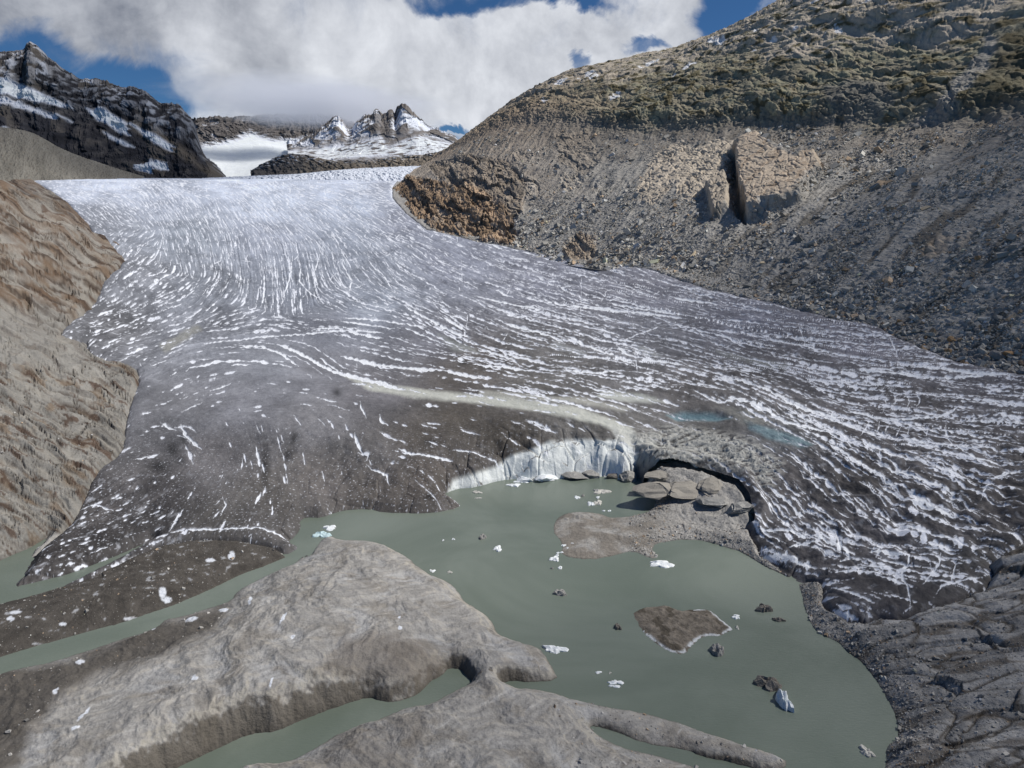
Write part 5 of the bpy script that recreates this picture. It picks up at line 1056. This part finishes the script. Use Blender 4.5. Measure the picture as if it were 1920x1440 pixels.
# ice and dirty blocks fallen along the foot of the cliff
BK = [(980,893,32,18,'W','bright white ice block at the foot of the cliff'),(1027,891,48,15,'W','long white ice block at the foot of the cliff'),(1073,885,46,20,'G','large dirty grey block under the ice cliff'),(1112,885,32,20,'G','second dirty grey block under the cliff towards the arch'),(1152,889,28,15,'D','dark low block between two larger ones right of the cliff'),
 (1176,889,34,26,'G','rounded dirty block at the right end of the cliff'),(1240,910,76,40,'R','leftmost pale cracked rock under the arch, at the water'),(1285,908,84,38,'R','largest pale cracked rock in the middle under the arch'),(1330,908,62,30,'R','pale rock furthest right under the arch'),(1385,948,44,24,'G','brownish slab leaning below the arch end'),(1225,888,40,18,'R','low pale ledge where the cliff meets the arch'),(1305,862,34,18,'W','cluster of white ice rubble above the arch'),(1340,938,60,18,'G','flat grey slab in front of the arch mouth'),(1245,846,30,14,'W','white broken ice lump above the cliff corner')]
for i, (px, py, w_, h_, k, lb) in enumerate(BK):
    if py < 870 or px > 1200:
        h3 = hit(px, py+h_*.3); p = np.array([h3[0, 0], h3[0, 1], float(Uxy(h3[:, 0], h3[:, 1])[0])])
    else: p = PZ(px, py+h_*.45, 0.0)
    dep = p[1]*cp-(p[2]-H)*sp; s1 = w_/2*dep/FPX
    me = boulder_mesh(700+i, (.3, .3, .3), 'fallen_block', .8, MT[k], 18, (.42, .72))
    link('fallen_block', me, (p[0], p[1], p[2]+s1*.1), (s1*1.5, s1*1.25, h_/2*dep/FPX*(1.7 if k not in 'CR' else 1.2)), 0.3*i % .5, lb, 'ice block' if k in 'WGD' else 'rock')
# the big brown floe
def island():
    ol = [(1192,1160),(1186,1150),(1205,1140),(1230,1137),(1250,1135),(1275,1146),(1300,1143),(1330,1143),(1348,1158),(1357,1167),(1376,1178),(1364,1186),(1350,1193),(1328,1192),(1313,1197),(1297,1210),(1286,1224),(1273,1227),(1250,1220),(1232,1208),(1216,1195),(1202,1180)]
    P = chaikin(TO3(ol)); cx, cy = P.mean(0); x0, y0 = P.min(0)-1; x1, y1 = P.max(0)+1
    gx, gy = np.meshgrid(np.linspace(x0, x1, 260), np.linspace(y0, y1, 260), indexing='ij'); gx = gx.astype(F32); gy = gy.astype(F32)
    d = sdf(P, gx, gy)+.45*fbm(gx/1.8, gy/1.8, 5, 401); n = fbm(gx/2.2, gy/2.2, 5, 402)
    z = np.where(d > 0, .5*np.tanh(d/1.6)*(1+.9*n), d*.8)
    qx, qy = proj(gx, gy, z)
    c = np.broadcast_to(np.array([.17,.15,.125], F32), gx.shape+(3,))*(1+.7*n)[..., None]
    c = lerpc(c, [.09,.078,.062], sstep(.1, .3, fbm(gx/4, gy/4, 3, 404)))
    rim = np.exp(-((d-.35)/.4)**2)*sstep(0, .25, n+.25)*((qx > 1300) | (qy > 1185)); c = lerpc(c, [.55,.58,.60], rim)
    o = grid_obj('dirty_ice_floe', gx, gy, z, M_SED, np.clip(c, .02, .8), keep=d > -.6); setp(o, 'large flat brown debris-covered floe in the right half of the lake', 'ice floe')
island()
print('objects', len(bpy.data.objects))

# thin clouds added overhead, out of view, to darken the ridge and right side
def shade_cloud(target, t, size, tau, label):
    m = bpy.data.materials.new('shading_cloud'); m.use_nodes = True; T = NT(m.node_tree); T.n.clear()
    v = T.add('ShaderNodeVolumePrincipled'); v.inputs['Color'].default_value = (.95, .96, 1, 1); v.inputs['Density'].default_value = tau/(size[2]*2); v.inputs['Anisotropy'].default_value = .3
    T.l.new(v.outputs[0], T.add('ShaderNodeOutputMaterial').inputs['Volume'])
    bm = bmesh.new(); bmesh.ops.create_icosphere(bm, subdivisions=4, radius=1.0); rq = np.random.default_rng(len(label))
    for q in bm.verts:
        c_ = q.co; k = 1+.16*math.sin(3.1*c_.x+2*c_.y+1)+.12*math.sin(5.3*c_.y-2*c_.z)+.08*math.sin(9*c_.x+4*c_.z); q.co = c_*k
    me = bpy.data.meshes.new('cloud'); bm.to_mesh(me); bm.free(); me.materials.append(m)
    o = bpy.data.objects.new('cloud', me); COLL.objects.link(o); o.location = Vector(target)+sd*t; o.scale = size; setp(o, label, kind='stuff')
shade_cloud((520, 330, 210), 1500, (330, 300, 90), 0.85, 'thin cloud high above the right mountainside')
shade_cloud((-1250, 2450, 380), 2600, (900, 800, 160), 0.8, 'broad cloud high above the dark ridge')
shade_cloud((110, 60, 0), 1600, (170, 120, 70), 0.45, 'small thin cloud high above the lake outlet')
